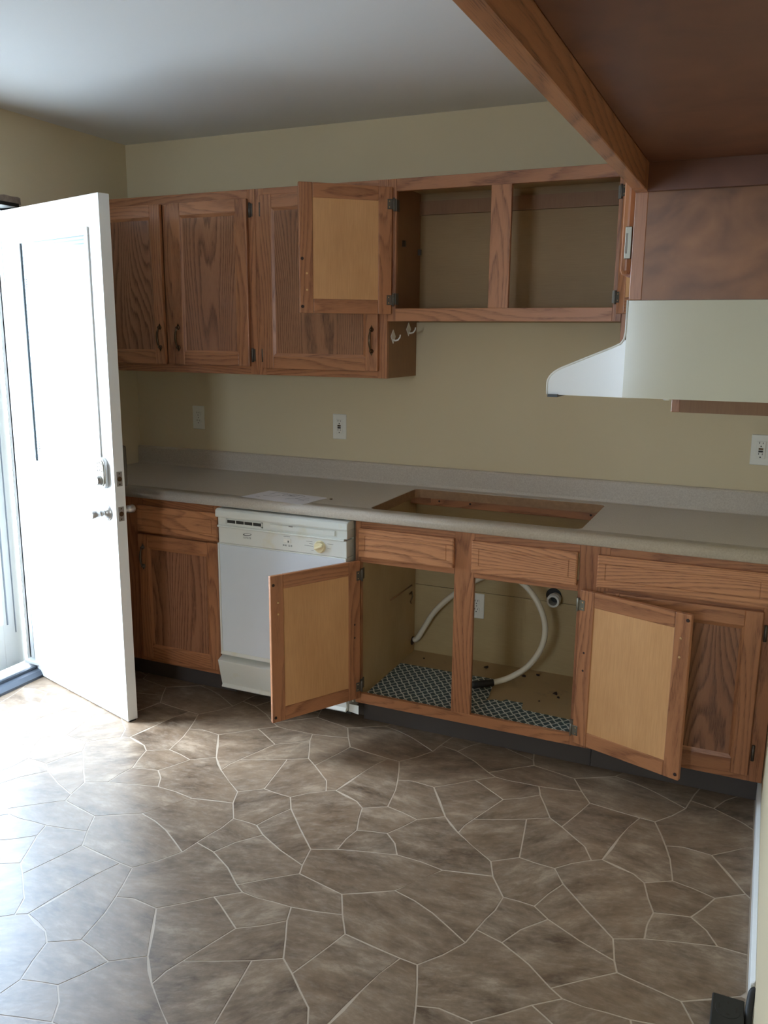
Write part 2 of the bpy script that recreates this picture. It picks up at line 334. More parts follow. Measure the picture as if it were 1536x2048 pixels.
# ------------------------------------------------------------------ floor pattern: 22 stones of one repeat, in metres, and its two repeat steps
FLOOR_T1 = [0.9354, -0.0125]; FLOOR_T2 = [0.4612, -0.9565]
FLOOR_CELLS = [[[1.4574,-1.8917],[1.5101,-1.8755],[1.5949,-1.8829],[1.7118,-1.772],[1.7746,-1.7203],[1.7405,-1.6988],[1.6691,-1.641],[1.5837,-1.5935],[1.5062,-1.5736],[1.4952,-1.6345],[1.409,-1.7639]],[[1.1047,-1.5947],[1.1467,-1.6727],[1.1884,-1.7392],[1.3602,-1.7608],[1.409,-1.7639],[1.4952,-1.6345],[1.3715,-1.5597],[1.2383,-1.5148]],[[1.3304,-1.3655],[1.2383,-1.5148],[1.3715,-1.5597],[1.4952,-1.6345],[1.5062,-1.5736],[1.5294,-1.4743],[1.5332,-1.4101],[1.4773,-1.3299]],[[1.5837,-1.5935],[1.616,-1.5227],[1.6739,-1.4494],[1.6254,-1.4113],[1.5772,-1.4087],[1.5332,-1.4101],[1.5294,-1.4743],[1.5062,-1.5736]],[[1.6691,-1.641],[1.7405,-1.6988],[1.8818,-1.5754],[1.8753,-1.5558],[1.8688,-1.5358],[1.6739,-1.4494],[1.616,-1.5227],[1.5837,-1.5935]],[[1.8688,-1.5358],[1.8516,-1.4529],[1.6774,-1.2777],[1.6254,-1.4113],[1.6739,-1.4494]],[[1.8516,-1.4529],[1.9283,-1.4174],[1.9372,-1.2973],[1.8953,-1.17],[1.8593,-1.1393],[1.7614,-1.1069],[1.7312,-1.1246],[1.6371,-1.2136],[1.6774,-1.2777]],[[1.6774,-1.2777],[1.6371,-1.2136],[1.5249,-1.2047],[1.45,-1.2616],[1.4773,-1.3299],[1.5332,-1.4101],[1.5772,-1.4087],[1.6254,-1.4113]],[[1.6371,-1.2136],[1.7312,-1.1246],[1.6988,-1.0615],[1.6069,-0.9817],[1.5589,-0.9445],[1.4893,-0.9857],[1.5249,-1.2047]],[[1.45,-1.2616],[1.5249,-1.2047],[1.4893,-0.9857],[1.3286,-1.0607],[1.3077,-1.1585]],[[1.3286,-1.0607],[1.4893,-0.9857],[1.5589,-0.9445],[1.4933,-0.8158],[1.3829,-0.9006]],[[1.3077,-1.1585],[1.3286,-1.0607],[1.3829,-0.9006],[1.2892,-0.8381],[1.2506,-0.8155],[1.1337,-0.9264],[1.236,-1.0866]],[[1.3829,-0.9006],[1.4933,-0.8158],[1.4749,-0.7611],[1.4178,-0.7629],[1.3135,-0.7638],[1.2506,-0.8155],[1.2892,-0.8381]],[[1.4749,-0.7611],[1.4933,-0.8158],[1.5589,-0.9445],[1.6069,-0.9817],[1.6271,-0.9169],[1.6627,-0.7952],[1.6209,-0.7287]],[[1.7746,-1.7203],[1.879,-1.7194],[1.9361,-1.7176],[2.0821,-1.6852],[2.0401,-1.6072],[1.9659,-1.5925],[1.8818,-1.5754],[1.7405,-1.6988]],[[1.9659,-1.5925],[2.0401,-1.6072],[2.1737,-1.5273],[2.2658,-1.378],[2.1099,-1.3655],[1.9283,-1.4174],[1.8516,-1.4529],[1.8688,-1.5358],[1.8753,-1.5558],[1.8818,-1.5754]],[[1.6988,-1.0615],[1.7312,-1.1246],[1.7614,-1.1069],[1.7908,-0.9601],[1.8345,-0.8168],[1.6627,-0.7952],[1.6271,-0.9169],[1.6069,-0.9817]],[[1.3166,-1.9042],[1.2872,-2.0509],[1.3851,-2.0833],[1.4211,-2.114],[1.4969,-2.0688],[1.4779,-1.9585],[1.4574,-1.8917],[1.409,-1.7639],[1.3602,-1.7608]],[[1.4779,-1.9585],[1.4969,-2.0688],[1.6175,-2.1007],[1.6972,-2.0431],[1.5949,-1.8829],[1.5101,-1.8755],[1.4574,-1.8917]],[[1.8953,-1.17],[1.9372,-1.2973],[2.0348,-1.2721],[2.0918,-1.1567],[1.9711,-1.1248]],[[1.9283,-1.4174],[2.1099,-1.3655],[2.0784,-1.3115],[2.0348,-1.2721],[1.9372,-1.2973]],[[2.0348,-1.2721],[2.0784,-1.3115],[2.1099,-1.3655],[2.2658,-1.378],[2.4127,-1.3424],[2.3854,-1.2741],[2.2431,-1.171],[2.1714,-1.0991],[2.0918,-1.1567]]]

# ------------------------------------------------------------------ room shell
XL, XR, YB, YF, H = -0.90, 2.20, 0.0, -5.85, 2.49
DY0, DY1, DZ = -1.66, -0.712, 2.118           # door opening in the left wall
def wall_with_holes(name, axis, t0, t1, a0, a1, z0, z1, holes, mat):
    """axis x: wall plane normal to x spanning y a0..a1; holes (a,b,z,z)"""
    mb = MB(); cuts = sorted(set([a0, a1] + [h[0] for h in holes] + [h[1] for h in holes]))
    for c0, c1 in zip(cuts, cuts[1:]):
        hs = [h for h in holes if h[0] <= c0 + 1e-6 and h[1] >= c1 - 1e-6]
        zs = [(z0, z1)]
        for h in hs:
            zs = [q for z in zs for q in ((z[0], min(z[1], h[2])), (max(z[0], h[3]), z[1])) if q[1] - q[0] > 1e-4]
        for q in zs:
            if axis == 'x': mb.box(t0, t1, c0, c1, *q)
            else: mb.box(c0, c1, t0, t1, *q)
    return struct(mb.build(name, mat))
wall_with_holes('wall_left', 'x', XL - 0.13, XL, YF, YB + 0.12, -0.02, H + 0.02, [(DY0, DY1, -0.02, DZ)], M['wall'])
wall_with_holes('wall_back', 'y', YB, YB + 0.12, XL - 0.0, XR + 0.12, -0.02, H + 0.02, [], M['wall'])
wall_with_holes('wall_right', 'x', XR, XR + 0.12, YF, YB, -0.02, H + 0.02, [], M['wall'])
wall_with_holes('wall_rear', 'y', YF - 0.12, YF, XL - 0.13, XR + 0.12, -0.02, H + 0.02, [(0.5, 1.3, 1.1, 2.0)], M['wall'])
struct(MB().box(XL - 0.13, XR + 0.12, YF - 0.12, YB + 0.12, H, H + 0.1).build('ceiling', M['ceil']))

fl = struct(MB().box(XL, XR, YF, YB, -0.04, 0.0).build('floor', M['grout']))
def clip(poly, ax, val, keep_less):
    out = []
    for i in range(len(poly)):
        a, b = poly[i], poly[(i + 1) % len(poly)]
        ia = (a[ax] <= val) == keep_less; ib = (b[ax] <= val) == keep_less
        if ia: out.append(a)
        if ia != ib:
            t = (val - a[ax]) / (b[ax] - a[ax]); out.append((a[0] + t * (b[0] - a[0]), a[1] + t * (b[1] - a[1])))
    return out
def inset(poly, d):
    n = len(poly); out = []
    for i in range(n):
        p0, p1, p2 = Vector(poly[i - 1]), Vector(poly[i]), Vector(poly[(i + 1) % n])
        e1, e2 = (p1 - p0), (p2 - p1)
        if e1.length < 1e-5 or e2.length < 1e-5: out.append(tuple(p1)); continue
        n1, n2 = Vector((-e1.y, e1.x)).normalized(), Vector((-e2.y, e2.x)).normalized()
        b = (n1 + n2); b = b.normalized() if b.length > 1e-3 else n1
        k = d / max(0.45, b.dot(n1)); out.append(tuple(p1 + b * k))
    return out
def wobble(a, b):
    """a shared, repeatable kink halfway along a joint"""
    key = math.sin((a[0] + b[0]) * 91.7 + (a[1] + b[1]) * 57.3) * 43758.5453
    return ((key - math.floor(key)) - 0.5)
far = MB(); count = 0
for i in range(-6, 8):
    for j in range(-2, 8):
        ox, oy = i * FLOOR_T1[0] + j * FLOOR_T2[0], i * FLOOR_T1[1] + j * FLOOR_T2[1]
        for ci, cell in enumerate(FLOOR_CELLS):
            pl = []
            for q in range(len(cell)):
                a, b = cell[q], cell[(q + 1) % len(cell)]; pl.append((a[0] + ox, a[1] + oy))
                ln = math.hypot(b[0] - a[0], b[1] - a[1])
                if ln > 0.10:
                    wv = wobble(a, b) * 0.012; nx, ny = (b[1] - a[1]) / ln, -(b[0] - a[0]) / ln
                    sg = 1 if (a[0], a[1]) < (b[0], b[1]) else -1
                    pl.append(((a[0] + b[0]) / 2 + ox + nx * wv * sg, (a[1] + b[1]) / 2 + oy + ny * wv * sg))
            for ax, val, less in ((0, XR - 0.014, True), (0, XL + 0.004, False), (1, -0.50, True), (1, YF, False)):
                if pl: pl = clip(pl, ax, val, less)
            if len(pl) < 3: continue
            ar = 0.5 * sum(pl[q][0] * pl[(q + 1) % len(pl)][1] - pl[(q + 1) % len(pl)][0] * pl[q][1] for q in range(len(pl)))
            if ar < 0.0008: continue
            top = inset(pl, 0.0025); n = len(top); bot = inset(pl, 0.0018)
            cx, cy = sum(p[0] for p in pl) / n, sum(p[1] for p in pl) / n
            mb = far if cy < -3.1 else MB(); mb.board = (ci * 3.7 + (ci % 3) * 1.3) % 29.0
            vs = [(p[0], p[1], -0.001) for p in bot] + [(p[0], p[1], 0.0008) for p in top]
            mb._add(vs, [tuple(range(n, 2 * n))] + [(q, (q + 1) % n, n + (q + 1) % n, n + q) for q in range(n)])
            if mb is not far:
                mb.build('flagstone', M['stone'], fl); count += 1
o = far.build('far_flagstone', M['stone'], fl); o['kind'] = 'stuff'

# base trim
bb = MB().box(XR - 0.012, XR, -1.575, -0.535, 0.0, 0.078)
bb.prism([(XR - 0.012, 0.078), (XR, 0.078), (XR, 0.092)], 'y', -1.575, -0.535)
struct(bb.build('baseboard_right', M['white'], bevel=0.002))
struct(MB().box(XL, XL + 0.012, YF, DY0 - 0.07, 0.0, 0.085).build('baseboard_left', M['white']))

# entry door frame (setting)
B0 = (0, 0, 0)
df = MB()
df.box(XL - 0.15, XL - 0.0, DY1, DY1 + 0.022, 0.0, DZ)                      # hinge jamb
df.box(XL - 0.15, XL - 0.0, DY0 - 0.022, DY0, 0.0, DZ)                      # strike jamb
df.box(XL - 0.15, XL + 0.0, DY0, DY1, DZ - 0.012, DZ + 0.006)               # head
dfo = struct(df.build('trim_1', M['white'], bevel=0.002))
st = MB(); st.box(XL - 0.105, XL - 0.085, DY1 - 0.016, DY1, 0.02, DZ - 0.02); st.build('door_stop', M['white'], dfo)
MB().box(XL - 0.084, XL - 0.076, DY1 - 0.012, DY1, 0.02, DZ - 0.02).build('weatherstrip', M['strip'], dfo)
th = MB().prism([(XL - 0.17, -0.01), (XL + 0.012, -0.01), (XL + 0.012, 0.012), (XL - 0.005, 0.03), (XL - 0.06, 0.034), (XL - 0.17, 0.010)], 'y', DY0, DY1)
tho = struct(th.build('trim_2', M['alu']))
MB().box(XL - 0.05, XL - 0.035, DY0, DY1, 0.034, 0.043).build('sill_ridge', M['alu'], tho)
cb = MB().box(XL - 0.11, XL - 0.02, DY1 - 0.055, DY1 - 0.002, 0.045, 0.062); cb.box(XL - 0.035, XL - 0.02, DY1 - 0.05, DY1 - 0.004, 0.034, 0.05)
cb.build('corner_seal', M['white'], dfo, bevel=0.003)
# torn strip of bare wall over the door head
rg = MB(); rnd = random.Random(3); pts = [(-1.72, 2.122), (-1.72, 2.150)]
yy = -1.68
while yy < -0.70: pts.append((yy, 2.148 + rnd.uniform(-0.003, 0.003))); yy += 0.035
pts += [(-0.686, 2.147), (-0.684, 2.119)]
rg.prism(pts, 'x', XL - 0.002, XL + 0.0015); struct(rg.build('trim_3', M['rough']))
MB().box(XL - 0.01, XL + 0.006, -1.7, -0.70, 2.108, 2.122).build('dark_gap', M['slot'], dfo)
# stoop and ground outside
struct(MB().box(-6.5, XL - 0.13, -9.0, 4.0, -0.30, -0.16).build('ground_outside', M['concrete']))
struct(MB().box(-2.4, XL - 0.14, -2.4, -0.2, -0.16, -0.03).build('door_step', M['concrete']))

# storm door standing shut on the outer face of the frame
sd = thing('storm_door', 'white framed glass storm door seen past the hinge side of the white entry door', 'door', (XL - 0.16, DY1, 0.0))
so = (XL - 0.16, DY1, 0.0); x0, x1 = XL - 0.185, XL - 0.158
MB().box(x0, x1, DY1 - 0.115, DY1 - 0.002, 0.03, 2.08).build('stile', M['white'], sd, so, 0.003)
MB().box(x0, x1, DY0 + 0.002, DY0 + 0.115, 0.03, 2.08).build('stile', M['white'], sd, so, 0.003)
MB().box(x0, x1, DY0 + 0.115, DY1 - 0.115, 0.03, 0.25).build('rail', M['white'], sd, so, 0.003)
MB().box(x0, x1, DY0 + 0.115, DY1 - 0.115, 1.98, 2.08).build('rail', M['white'], sd, so, 0.003)
MB().box(x0 + 0.010, x0 + 0.014, DY0 + 0.115, DY1 - 0.115, 0.25, 1.98).build('glass_pane', M['glass'], sd, so)
MB().box(x1, x1 + 0.003, DY1 - 0.095, DY1 - 0.088, 0.24, 1.99).box(x1, x1 + 0.003, DY1 - 0.05, DY1 - 0.045, 0.19, 2.02).build('bead', M['strip'], sd, so)

# unseen rear window, added to let fill light into the room
def window_unit(name, axis, t, a0, a1, z0, z1, nv):
    mb = MB()
    def bx(p0, p1, q0, q1, th=0.03):
        if axis == 'x': mb.box(t - th, t + th, p0, p1, q0, q1)
        else: mb.box(p0, p1, t - th, t + th, q0, q1)
    bx(a0, a1, z0, z0 + 0.05); bx(a0, a1, z1 - 0.05, z1); bx(a0, a0 + 0.05, z0, z1); bx(a1 - 0.05, a1, z0, z1)
    for k in range(1, nv): c = a0 + (a1 - a0) * k / nv; bx(c - 0.03, c + 0.03, z0, z1)
    f = struct(mb.build(name, M['white']))
    g = MB()
    if axis == 'x': g.box(t - 0.003, t + 0.003, a0 + 0.05, a1 - 0.05, z0 + 0.05, z1 - 0.05)
    else: g.box(a0 + 0.05, a1 - 0.05, t - 0.003, t + 0.003, z0 + 0.05, z1 - 0.05)
    g.build('glass_pane', M['glass'], f)
window_unit('added_window', 'y', YF - 0.06, 0.5, 1.3, 1.1, 2.0, 2)

# ------------------------------------------------------------------ entry door leaf
A = Vector((-0.201, -0.985)); Bv = Vector((-0.963, -0.752)); du = (Bv - A).normalized(); LEN = 0.785
hinge_pt = A + du * LEN
# local frame: +x from hinge to free edge, -y is the outer face that is seen
ang = math.atan2(-du.y, -du.x)
ed = thing('entry_door', 'white half-glass entry door standing open at the left wall, blown bright by daylight', 'door', (hinge_pt.x, hinge_pt.y, 0.0))
ed.rotation_euler = (0, 0, ang)
T = 0.0445; LX = lambda u: LEN - u      # u measured from the free edge
l0, l1, lz0, lz1 = LX(0.635), LX(0.092), 1.02, 1.962
mb = MB(); e = 0.006
mb.box(0, l0, 0, T, e, 2.088); mb.box(l1, LEN, 0, T, e, 2.088); mb.box(l0, l1, 0, T, e, lz0); mb.box(l0, l1, 0, T, lz1, 2.088)
slab = mb.build('slab', M['doorwhite'], ed)
for nm, yy0, yy1 in (('lite_frame', -0.006, 0.0), ('lite_frame', T, T + 0.006)):
    fm = MB(); wd = 0.028
    fm.box(l0 - 0.012, l1 + 0.012, yy0, yy1, lz1 - wd + 0.012, lz1 + 0.012); fm.box(l0 - 0.012, l1 + 0.012, yy0, yy1, lz0 - 0.012, lz0 + wd - 0.012)
    fm.box(l0 - 0.012, l0 + wd - 0.012, yy0, yy1, lz0 + wd - 0.012, lz1 - wd + 0.012); fm.box(l1 - wd + 0.012, l1 + 0.012, yy0, yy1, lz0 + wd - 0.012, lz1 - wd + 0.012)
    fm.build(nm, M['doorwhite'], ed, bevel=0.003, seg=2)
MB().box(l0, l1, 0.001, 0.003, lz0, lz1).build('glass_pane', M['glass'], ed)
MB().box(l0, l1, T - 0.009, T - 0.006, lz0, lz1).build('glass_pane', M['glass'], ed)
sl = MB(); zc = 0.0
sl._add([(l0 + 0.001, 0.005, -0.006), (l1 - 0.001, 0.005, -0.006), (l1 - 0.001, 0.009, 0.012), (l0 + 0.001, 0.009, 0.012), (l0 + 0.001, 0.0055, 0.003), (l1 - 0.001, 0.0055, 0.003)], [(0, 1, 5, 4), (4, 5, 2, 3)])
slat = sl.build('blind_slat', M['doorwhite'], ed); slat.location = (0, 0, lz0 + 0.007); k = 1
while lz0 + 0.007 + k * 0.0145 < lz1 - 0.012:
    c = slat.copy(); COL.objects.link(c); c.parent = ed; c.location = (0, 0, lz0 + 0.007 + k * 0.0145); k += 1
# two little blind sliders on the lite frame
for uu, zz in ((0.600, 1.79), (0.594, 1.10)):
    s_ = MB()
    for q in range(5): s_.box(LX(uu) - 0.006, LX(uu) + 0.006, 0.0, 0.004, zz - 0.022 + q * 0.010, zz - 0.016 + q * 0.010)
    s_.build('blind_slider', M['strip'], ed)
# keypad lock
kp = MB(); ku, kz = LX(0.072), 1.046; hw, hh_ = 0.034, 0.062
prof = [(ku + hw * math.cos(a) , kz + hh_ - hw + hw * math.sin(a)) for a in [PI * q / 12 for q in range(13)]] + [(ku - hw, kz - hh_ + 0.014), (ku - hw + 0.014, kz - hh_), (ku + hw - 0.014, kz - hh_), (ku + hw, kz - hh_ + 0.014)]
kp.prism(prof, 'y', -0.016, 0.0)
kpo = kp.build('keypad_lock', M['nickel'], ed, bevel=0.003, seg=2)
kf = MB(); pr2 = [(ku + (x - ku) * 0.80, kz + (z - kz) * 0.86) for x, z in prof]; kf.prism(pr2, 'y', -0.020, -0.0155); kf.build('keypad_face', M['plastic'], kpo, bevel=0.001)
kb = MB()
for r_ in range(3):
    for c_ in (-1, 0, 1) if r_ != 1 else (-1, 0, 1): kb.lathe((ku + c_ * 0.0145, -0.0200, kz + 0.040 - r_ * 0.0145 - abs(c_) * 0.003), (0, -1, 0), [(0, 0.0042), (0.002, 0.0036)], 10)
kb.build('key_button', M['nickeld'], kpo)
MB().lathe((ku, -0.018, kz - 0.030), (0, -1, 0), [(0, 0.020), (0.012, 0.020), (0.016, 0.016), (0.020, 0.016)], 20).build('key_turn', M['nickeld'], kpo)
# interior half of the lock, past the free edge
MB().box(LX(0.115), LX(-0.0) - 0.02, T, T + 0.030, 0.985, 1.150).build('lock_case', M['hingedark'], ed, bevel=0.008, seg=2)
# door knobs
for sgn, y0_ in ((-1, 0.0), (1, T)):
    kn = MB(); c0 = (LX(0.062), y0_, 0.884)
    kn.lathe(c0, (0, sgn, 0), [(0, 0.033), (0.004, 0.032), (0.009, 0.024), (0.012, 0.014), (0.026, 0.011), (0.030, 0.015), (0.034, 0.015), (0.038, 0.012), (0.046, 0.017), (0.070, 0.017), (0.074, 0.014)], 24)
    kn.build('door_knob', M['nickel'], ed)
for zz in (1.024, 0.884):
    lp = MB().box(LEN - 0.0005, LEN + 0.0012, T / 2 - 0.0125, T / 2 + 0.0125, zz - 0.029, zz + 0.029)
    lo = lp.build('latch_plate', M['nickeld'], ed, bevel=0.0012)
    b_ = MB().lathe((LEN + 0.001, T / 2, zz), (1, 0, 0), [(0, 0.0095), (0.0015, 0.0095), (0.0022, 0.008)], 18)
    for dz in (-0.021, 0.021): b_.lathe((LEN + 0.001, T / 2, zz + dz), (1, 0, 0), [(0, 0.003), (0.001, 0.002)], 10)
    b_.build('latch_bolt', M['bronze'], lo)
MB().box(0.0, LEN, 0.008, T - 0.008, 0.0, 0.008).build('door_sweep', M['rubber'], ed)

# ------------------------------------------------------------------ cabinets
def pull(parent, c, h=0.085, out=0.022, mat=None, off=(0, 0, 0), yd=-1):
    """vertical antique pull with two leafy rosettes; c = centre on the face"""
    x, y, z = c; mb = MB(); mat = mat or M['bronze']
    for s_ in (-1, 1):
        zz = z + s_ * h / 2
        mb.lathe((x, y, zz), (0, yd, 0), [(0, 0.0095), (0.003, 0.009), (0.005, 0.006), (0.009, 0.0045), (0.013, 0.0055), (0.015, 0.003)], 14)
        mb.prism([(x, zz + s_ * 0.018), (x - 0.006, zz + s_ * 0.006), (x + 0.006, zz + s_ * 0.006)], 'y', y + yd * 0.003, y)
    path = []
    for q in range(13):
        t = q / 12; path.append((x, y + yd * (0.010 + (out - 0.010) * math.sin(PI * t) ** 0.8), z + (t - 0.5) * h))
    mb.tube(path, [0.0032 + 0.0022 * math.sin(PI * q / 12) for q in range(13)], 8)
    return mb.build('handle', mat, parent, off)

def cab_door(parent, B, piv, wdt, hgt, side, rot=0.0, t=0.019, fr=0.055, handle=None, handle_mat=None, extras=False, frf=None, depth=0.006, mats=None, bev=0.0028):
    """side 'L': hinged at its left edge. local x from the hinge, back face at y=0, front at y=-t, z up from the door's foot"""
    s = 1 if side == 'L' else -1
    mo = mats or (M['oakZ'], M['oakX']); X = lambda a: s * a
    mb = MB()
    mb.box(X(0), X(fr), -t, 0, 0, hgt, 0); mb.box(X(wdt - fr), X(wdt), -t, 0, 0, hgt, 0)
    mb.box(X(fr), X(wdt - fr), -t, 0, 0, fr, 1); mb.box(X(fr), X(wdt - fr), -t, 0, hgt - fr, hgt, 1)
    d = mb.build('door', mo, parent, (0, 0, 0), bev, 2, (piv[0] - B[0], piv[1] - B[1], piv[2] - B[2]), rot)
    # moulded inner edge on the front
    ml = MB(); a0, a1, b0, b1 = fr - 0.001, wdt - fr + 0.001, fr - 0.001, hgt - fr + 0.001; k = 0.012; yf, yb = -t + 0.0015, -t + depth
    rim = [(a0, b0), (a1, b0), (a1, b1), (a0, b1)]; inn = [(a0 + k, b0 + k), (a1 - k, b0 + k), (a1 - k, b1 - k), (a0 + k, b1 - k)]
    for q in range(4):
        q2 = (q + 1) % 4; P = [(X(rim[q][0]), yf, rim[q][1]), (X(rim[q2][0]), yf, rim[q2][1]), (X(inn[q2][0]), yb, inn[q2][1]), (X(inn[q][0]), yb, inn[q][1])]
        Bk = [(p[0], yb + 0.0015, p[2]) for p in P]
        ml._add(P + Bk, [(0, 1, 2, 3) if s > 0 else (3, 2, 1, 0), (7, 6, 5, 4) if s > 0 else (4, 5, 6, 7)], 1 if q in (0, 2) else 0); ml.board += 1
    ml.build('molding', mo, d)
    pn = MB(); pn._add([(X(fr - .002), -t + depth, fr - .002), (X(wdt - fr + .002), -t + depth, fr - .002), (X(wdt - fr + .002), -t + depth, hgt - fr + .002), (X(fr - .002), -t + depth, hgt - fr + .002)], [(0, 1, 2, 3)[::s]], 0)
    pn._add([(X(fr - .002), -0.0035, fr - .002), (X(wdt - fr + .002), -0.0035, fr - .002), (X(wdt - fr + .002), -0.0035, hgt - fr + .002), (X(fr - .002), -0.0035, hgt - fr + .002)], [(3, 2, 1, 0)[::s]], 1)
    pn.build('panel', (M['oakpanel'], M['plyback']), d)
    if handle:
        pull(d, (X(handle[0]), -t, handle[1]), handle[2] if len(handle) > 2 else 0.085, mat=handle_mat)
    if extras:
        for zz in extras['bumper']:
            MB().lathe((X(wdt - 0.012), 0.0, zz), (0, 1, 0), [(0, 0.0062), (0.0025, 0.005)], 12).build('bumper', M['darkhole'], d)
        for zz in extras['screw']:
            MB().lathe((X(wdt - 0.030), 0.0, zz), (0, 1, 0), [(0, 0.0042), (0.0012, 0.0042), (0.0022, 0.0026)], 10).build('screw', M['brass'], d)
        for zz in extras.get('hole', ()):
            MB().lathe((X(0.027), -0.0005, zz), (0, 1, 0), [(0, 0.0042), (0.0008, 0.0040)], 10).build('screw_hole', M['darkhole'], d)
        for zz in extras['hinge']:
            hm = extras.get('hmat', M['hinge']); hb = MB()
            hb.box(X(-0.004), X(0.020), 0.0, 0.0022, zz - 0.019, zz + 0.019); hb.tube([(X(-0.006), 0.003, zz - 0.024), (X(-0.006), 0.003, zz + 0.024)], 0.0042, 8)
            ho = hb.build('hinge', hm, d, bevel=0.0008)
            for q in (-0.011, 0.011): MB().lathe((X(0.012), 0.0022, zz + q), (0, 1, 0), [(0, 0.0026), (0.001, 0.0018)], 8).build('hinge_screw', M['brass'], d)
    return d

def drawer_front(parent, B, x0, x1, yf, z0, z1, t=0.019):
    mb = MB(); g = 0.028; w_ = 0.0022; yb = yf + t; d = 0.0022
    mb.box(x0, x1, yf + d, yb, z0, z1)
    mb.board += 0.0
    mb._ring = None
    def ring(ax0, ax1, az0, az1, bx0, bx1, bz0, bz1):
        for a in ((ax0, ax1, az0, bz0), (ax0, ax1, bz1, az1), (ax0, bx0, bz0, bz1), (bx1, ax1, bz0, bz1)):
            b0 = mb.board; mb.box(a[0], a[1], yf, yf + d + 0.0005, a[2], a[3]); mb.board = b0
    b0 = mb.board; ring(x0 + .003, x1 - .003, z0 + .003, z1 - .003, x0 + g, x1 - g, z0 + g, z1 - g); mb.board = b0
    mb.box(x0 + g + w_, x1 - g - w_, yf, yf + d + 0.0005, z0 + g + w_, z1 - g - w_)
    mb.b = [0.37 * (z0 + x0) for _ in mb.b]
    return mb.build('drawer_front', M['oakfront'], parent, B, 0.0012)

def carcass(root, B, x0, x1, yb, yf, z0, z1, th=0.012, top=True, sides=(True, True), smat=None, recess=0.0, backmat=None):
    smat = smat or (M['plyin'],)
    if sides[0]: box('side_panel', smat[0], root, B, x0 + 0.001, x0 + th, yf, yb, z0, z1)
    if sides[1]: box('side_panel', smat[-1], root, B, x1 - th, x1 - 0.001, yf, yb, z0, z1)
    box('back_panel', backmat or M['plyback_wall'], root, B, x0 + th, x1 - th, yb - 0.006, yb - 0.001, z0, z1)
    box('bottom_panel', M['plyin'], root, B, x0 + th, x1 - th, yf, yb - 0.006, z0 + recess, z0 + recess + th)
    if top: box('top_panel', M['plyin'], root, B, x0 + th, x1 - th, yf, yb - 0.006, z1 - th, z1)

YU = -0.32; YUF = YU + 0.019       # upper cabinets: face of the frame and its back
ZT, ZC, ZS = 2.184, 1.411, 1.641
def frame_x(root, B, yf, stiles, rails, z0, z1, t=0.019):
    """stiles: (x0,x1[,z0,z1]); rails: (x0,x1,z0,z1)"""
    for i, q in enumerate(stiles):
        a0, a1 = (q[2], q[3]) if len(q) > 2 else (z0, z1)
        box('stile' if len(q) < 5 else 'mullion', M['oakZ'], root, B, q[0], q[1], yf, yf + t, a0, a1, 0.001)
    for q in rails: box('rail', M['oakX'], root, B, q[0], q[1], yf, yf + t, q[2], q[3], 0.001)

# two-door wall cabinet in the corner
B = (XL, 0, ZC); r = thing('wall_cabinet', 'closed two-door oak wall cabinet in the corner behind the white door', 'cabinet', B)
carcass(r, B, XL, 0.046, -0.001, YUF, ZC, ZT)
frame_x(r, B, YU, [(XL, XL + 0.04), (-0.44, -0.385, ZC + .04, ZT - .04), (0.008, 0.047)], [(XL + .04, 0.008, ZC, ZC + 0.04), (XL + .04, 0.008, ZT - 0.04, ZT)], ZC, ZT)
cab_door(r, B, (-0.868, YU - 0.001, 1.446), 0.427, 0.700, 'L', handle=(0.427 - 0.024, 0.121, 0.088))
cab_door(r, B, (0.014, YU - 0.001, 1.446), 0.402, 0.700, 'R', handle=(0.402 - 0.026, 0.121, 0.088))
for zz in (2.10, 1.495): MB().tube([(0.022, YU - 0.006, zz - 0.030), (0.022, YU - 0.006, zz + 0.030)], 0.005, 8).box(0.015, 0.034, YU - 0.003, YU, zz - 0.026, zz + 0.026).build('hinge', M['hingedark'], r, B)
# single-door wall cabinet
B = (0.047, 0, ZC); r = thing('wall_cabinet', 'closed single-door oak wall cabinet half hidden behind an opened door', 'cabinet', B)
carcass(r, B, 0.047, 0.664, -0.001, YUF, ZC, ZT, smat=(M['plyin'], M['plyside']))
frame_x(r, B, YU, [(0.048, 0.088), (0.624, 0.664)], [(0.088, 0.624, ZC, ZC + 0.04), (0.088, 0.624, ZT - 0.04, ZT)], ZC, ZT)
d1 = cab_door(r, B, (0.082, YU - 0.001, 1.440), 0.548, 0.716, 'L', handle=(0.548 - 0.026, 0.124, 0.086), handle_mat=M['bronze'])
for zz in (2.10, 1.495): MB().tube([(0.073, YU - 0.005, zz - 0.028), (0.073, YU - 0.005, zz + 0.028)], 0.004, 8).build('hinge', M['hingedark'], r, B)
# short open wall cabinet above the sink
B = (0.665, 0, ZS); r = thing('wall_cabinet', 'short oak wall cabinet above the sink cutout, both doors swung open', 'cabinet', B)
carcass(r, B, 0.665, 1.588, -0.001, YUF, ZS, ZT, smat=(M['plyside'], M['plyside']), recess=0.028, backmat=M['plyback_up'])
frame_x(r, B, YU, [(0.665, 0.700), (1.086, 1.165, ZS + .05, ZT - .046, 1), (1.556, 1.588)], [(0.700, 1.556, ZS, ZS + 0.050), (0.700, 1.556, ZT - 0.046, ZT)], ZS, ZT)
box('hanging_rail', M['plyside'], r, B, 0.678, 1.574, -0.026, -0.009, 2.085, 2.14)
MB().lathe((1.028, -0.026, 2.106), (0, -1, 0), [(0, 0.007), (0.001, 0.007), (0.0022, 0.003)], 14).build('mounting_screw', M['plastic'], r, B)
for yy, zz in ((-0.03, 1.935), (-0.20, 1.955)): MB().box(0.677, 0.690, yy - 0.006, yy + 0.006, zz - 0.014, zz + 0.010).build('shelf_peg', M['hingedark'], r, B)
ex = dict(bumper=(0.025, 0.205 + 0.0), screw=(0.088, 0.150), hinge=(0.055, 0.420), hole=(), hmat=M['hingedark'])
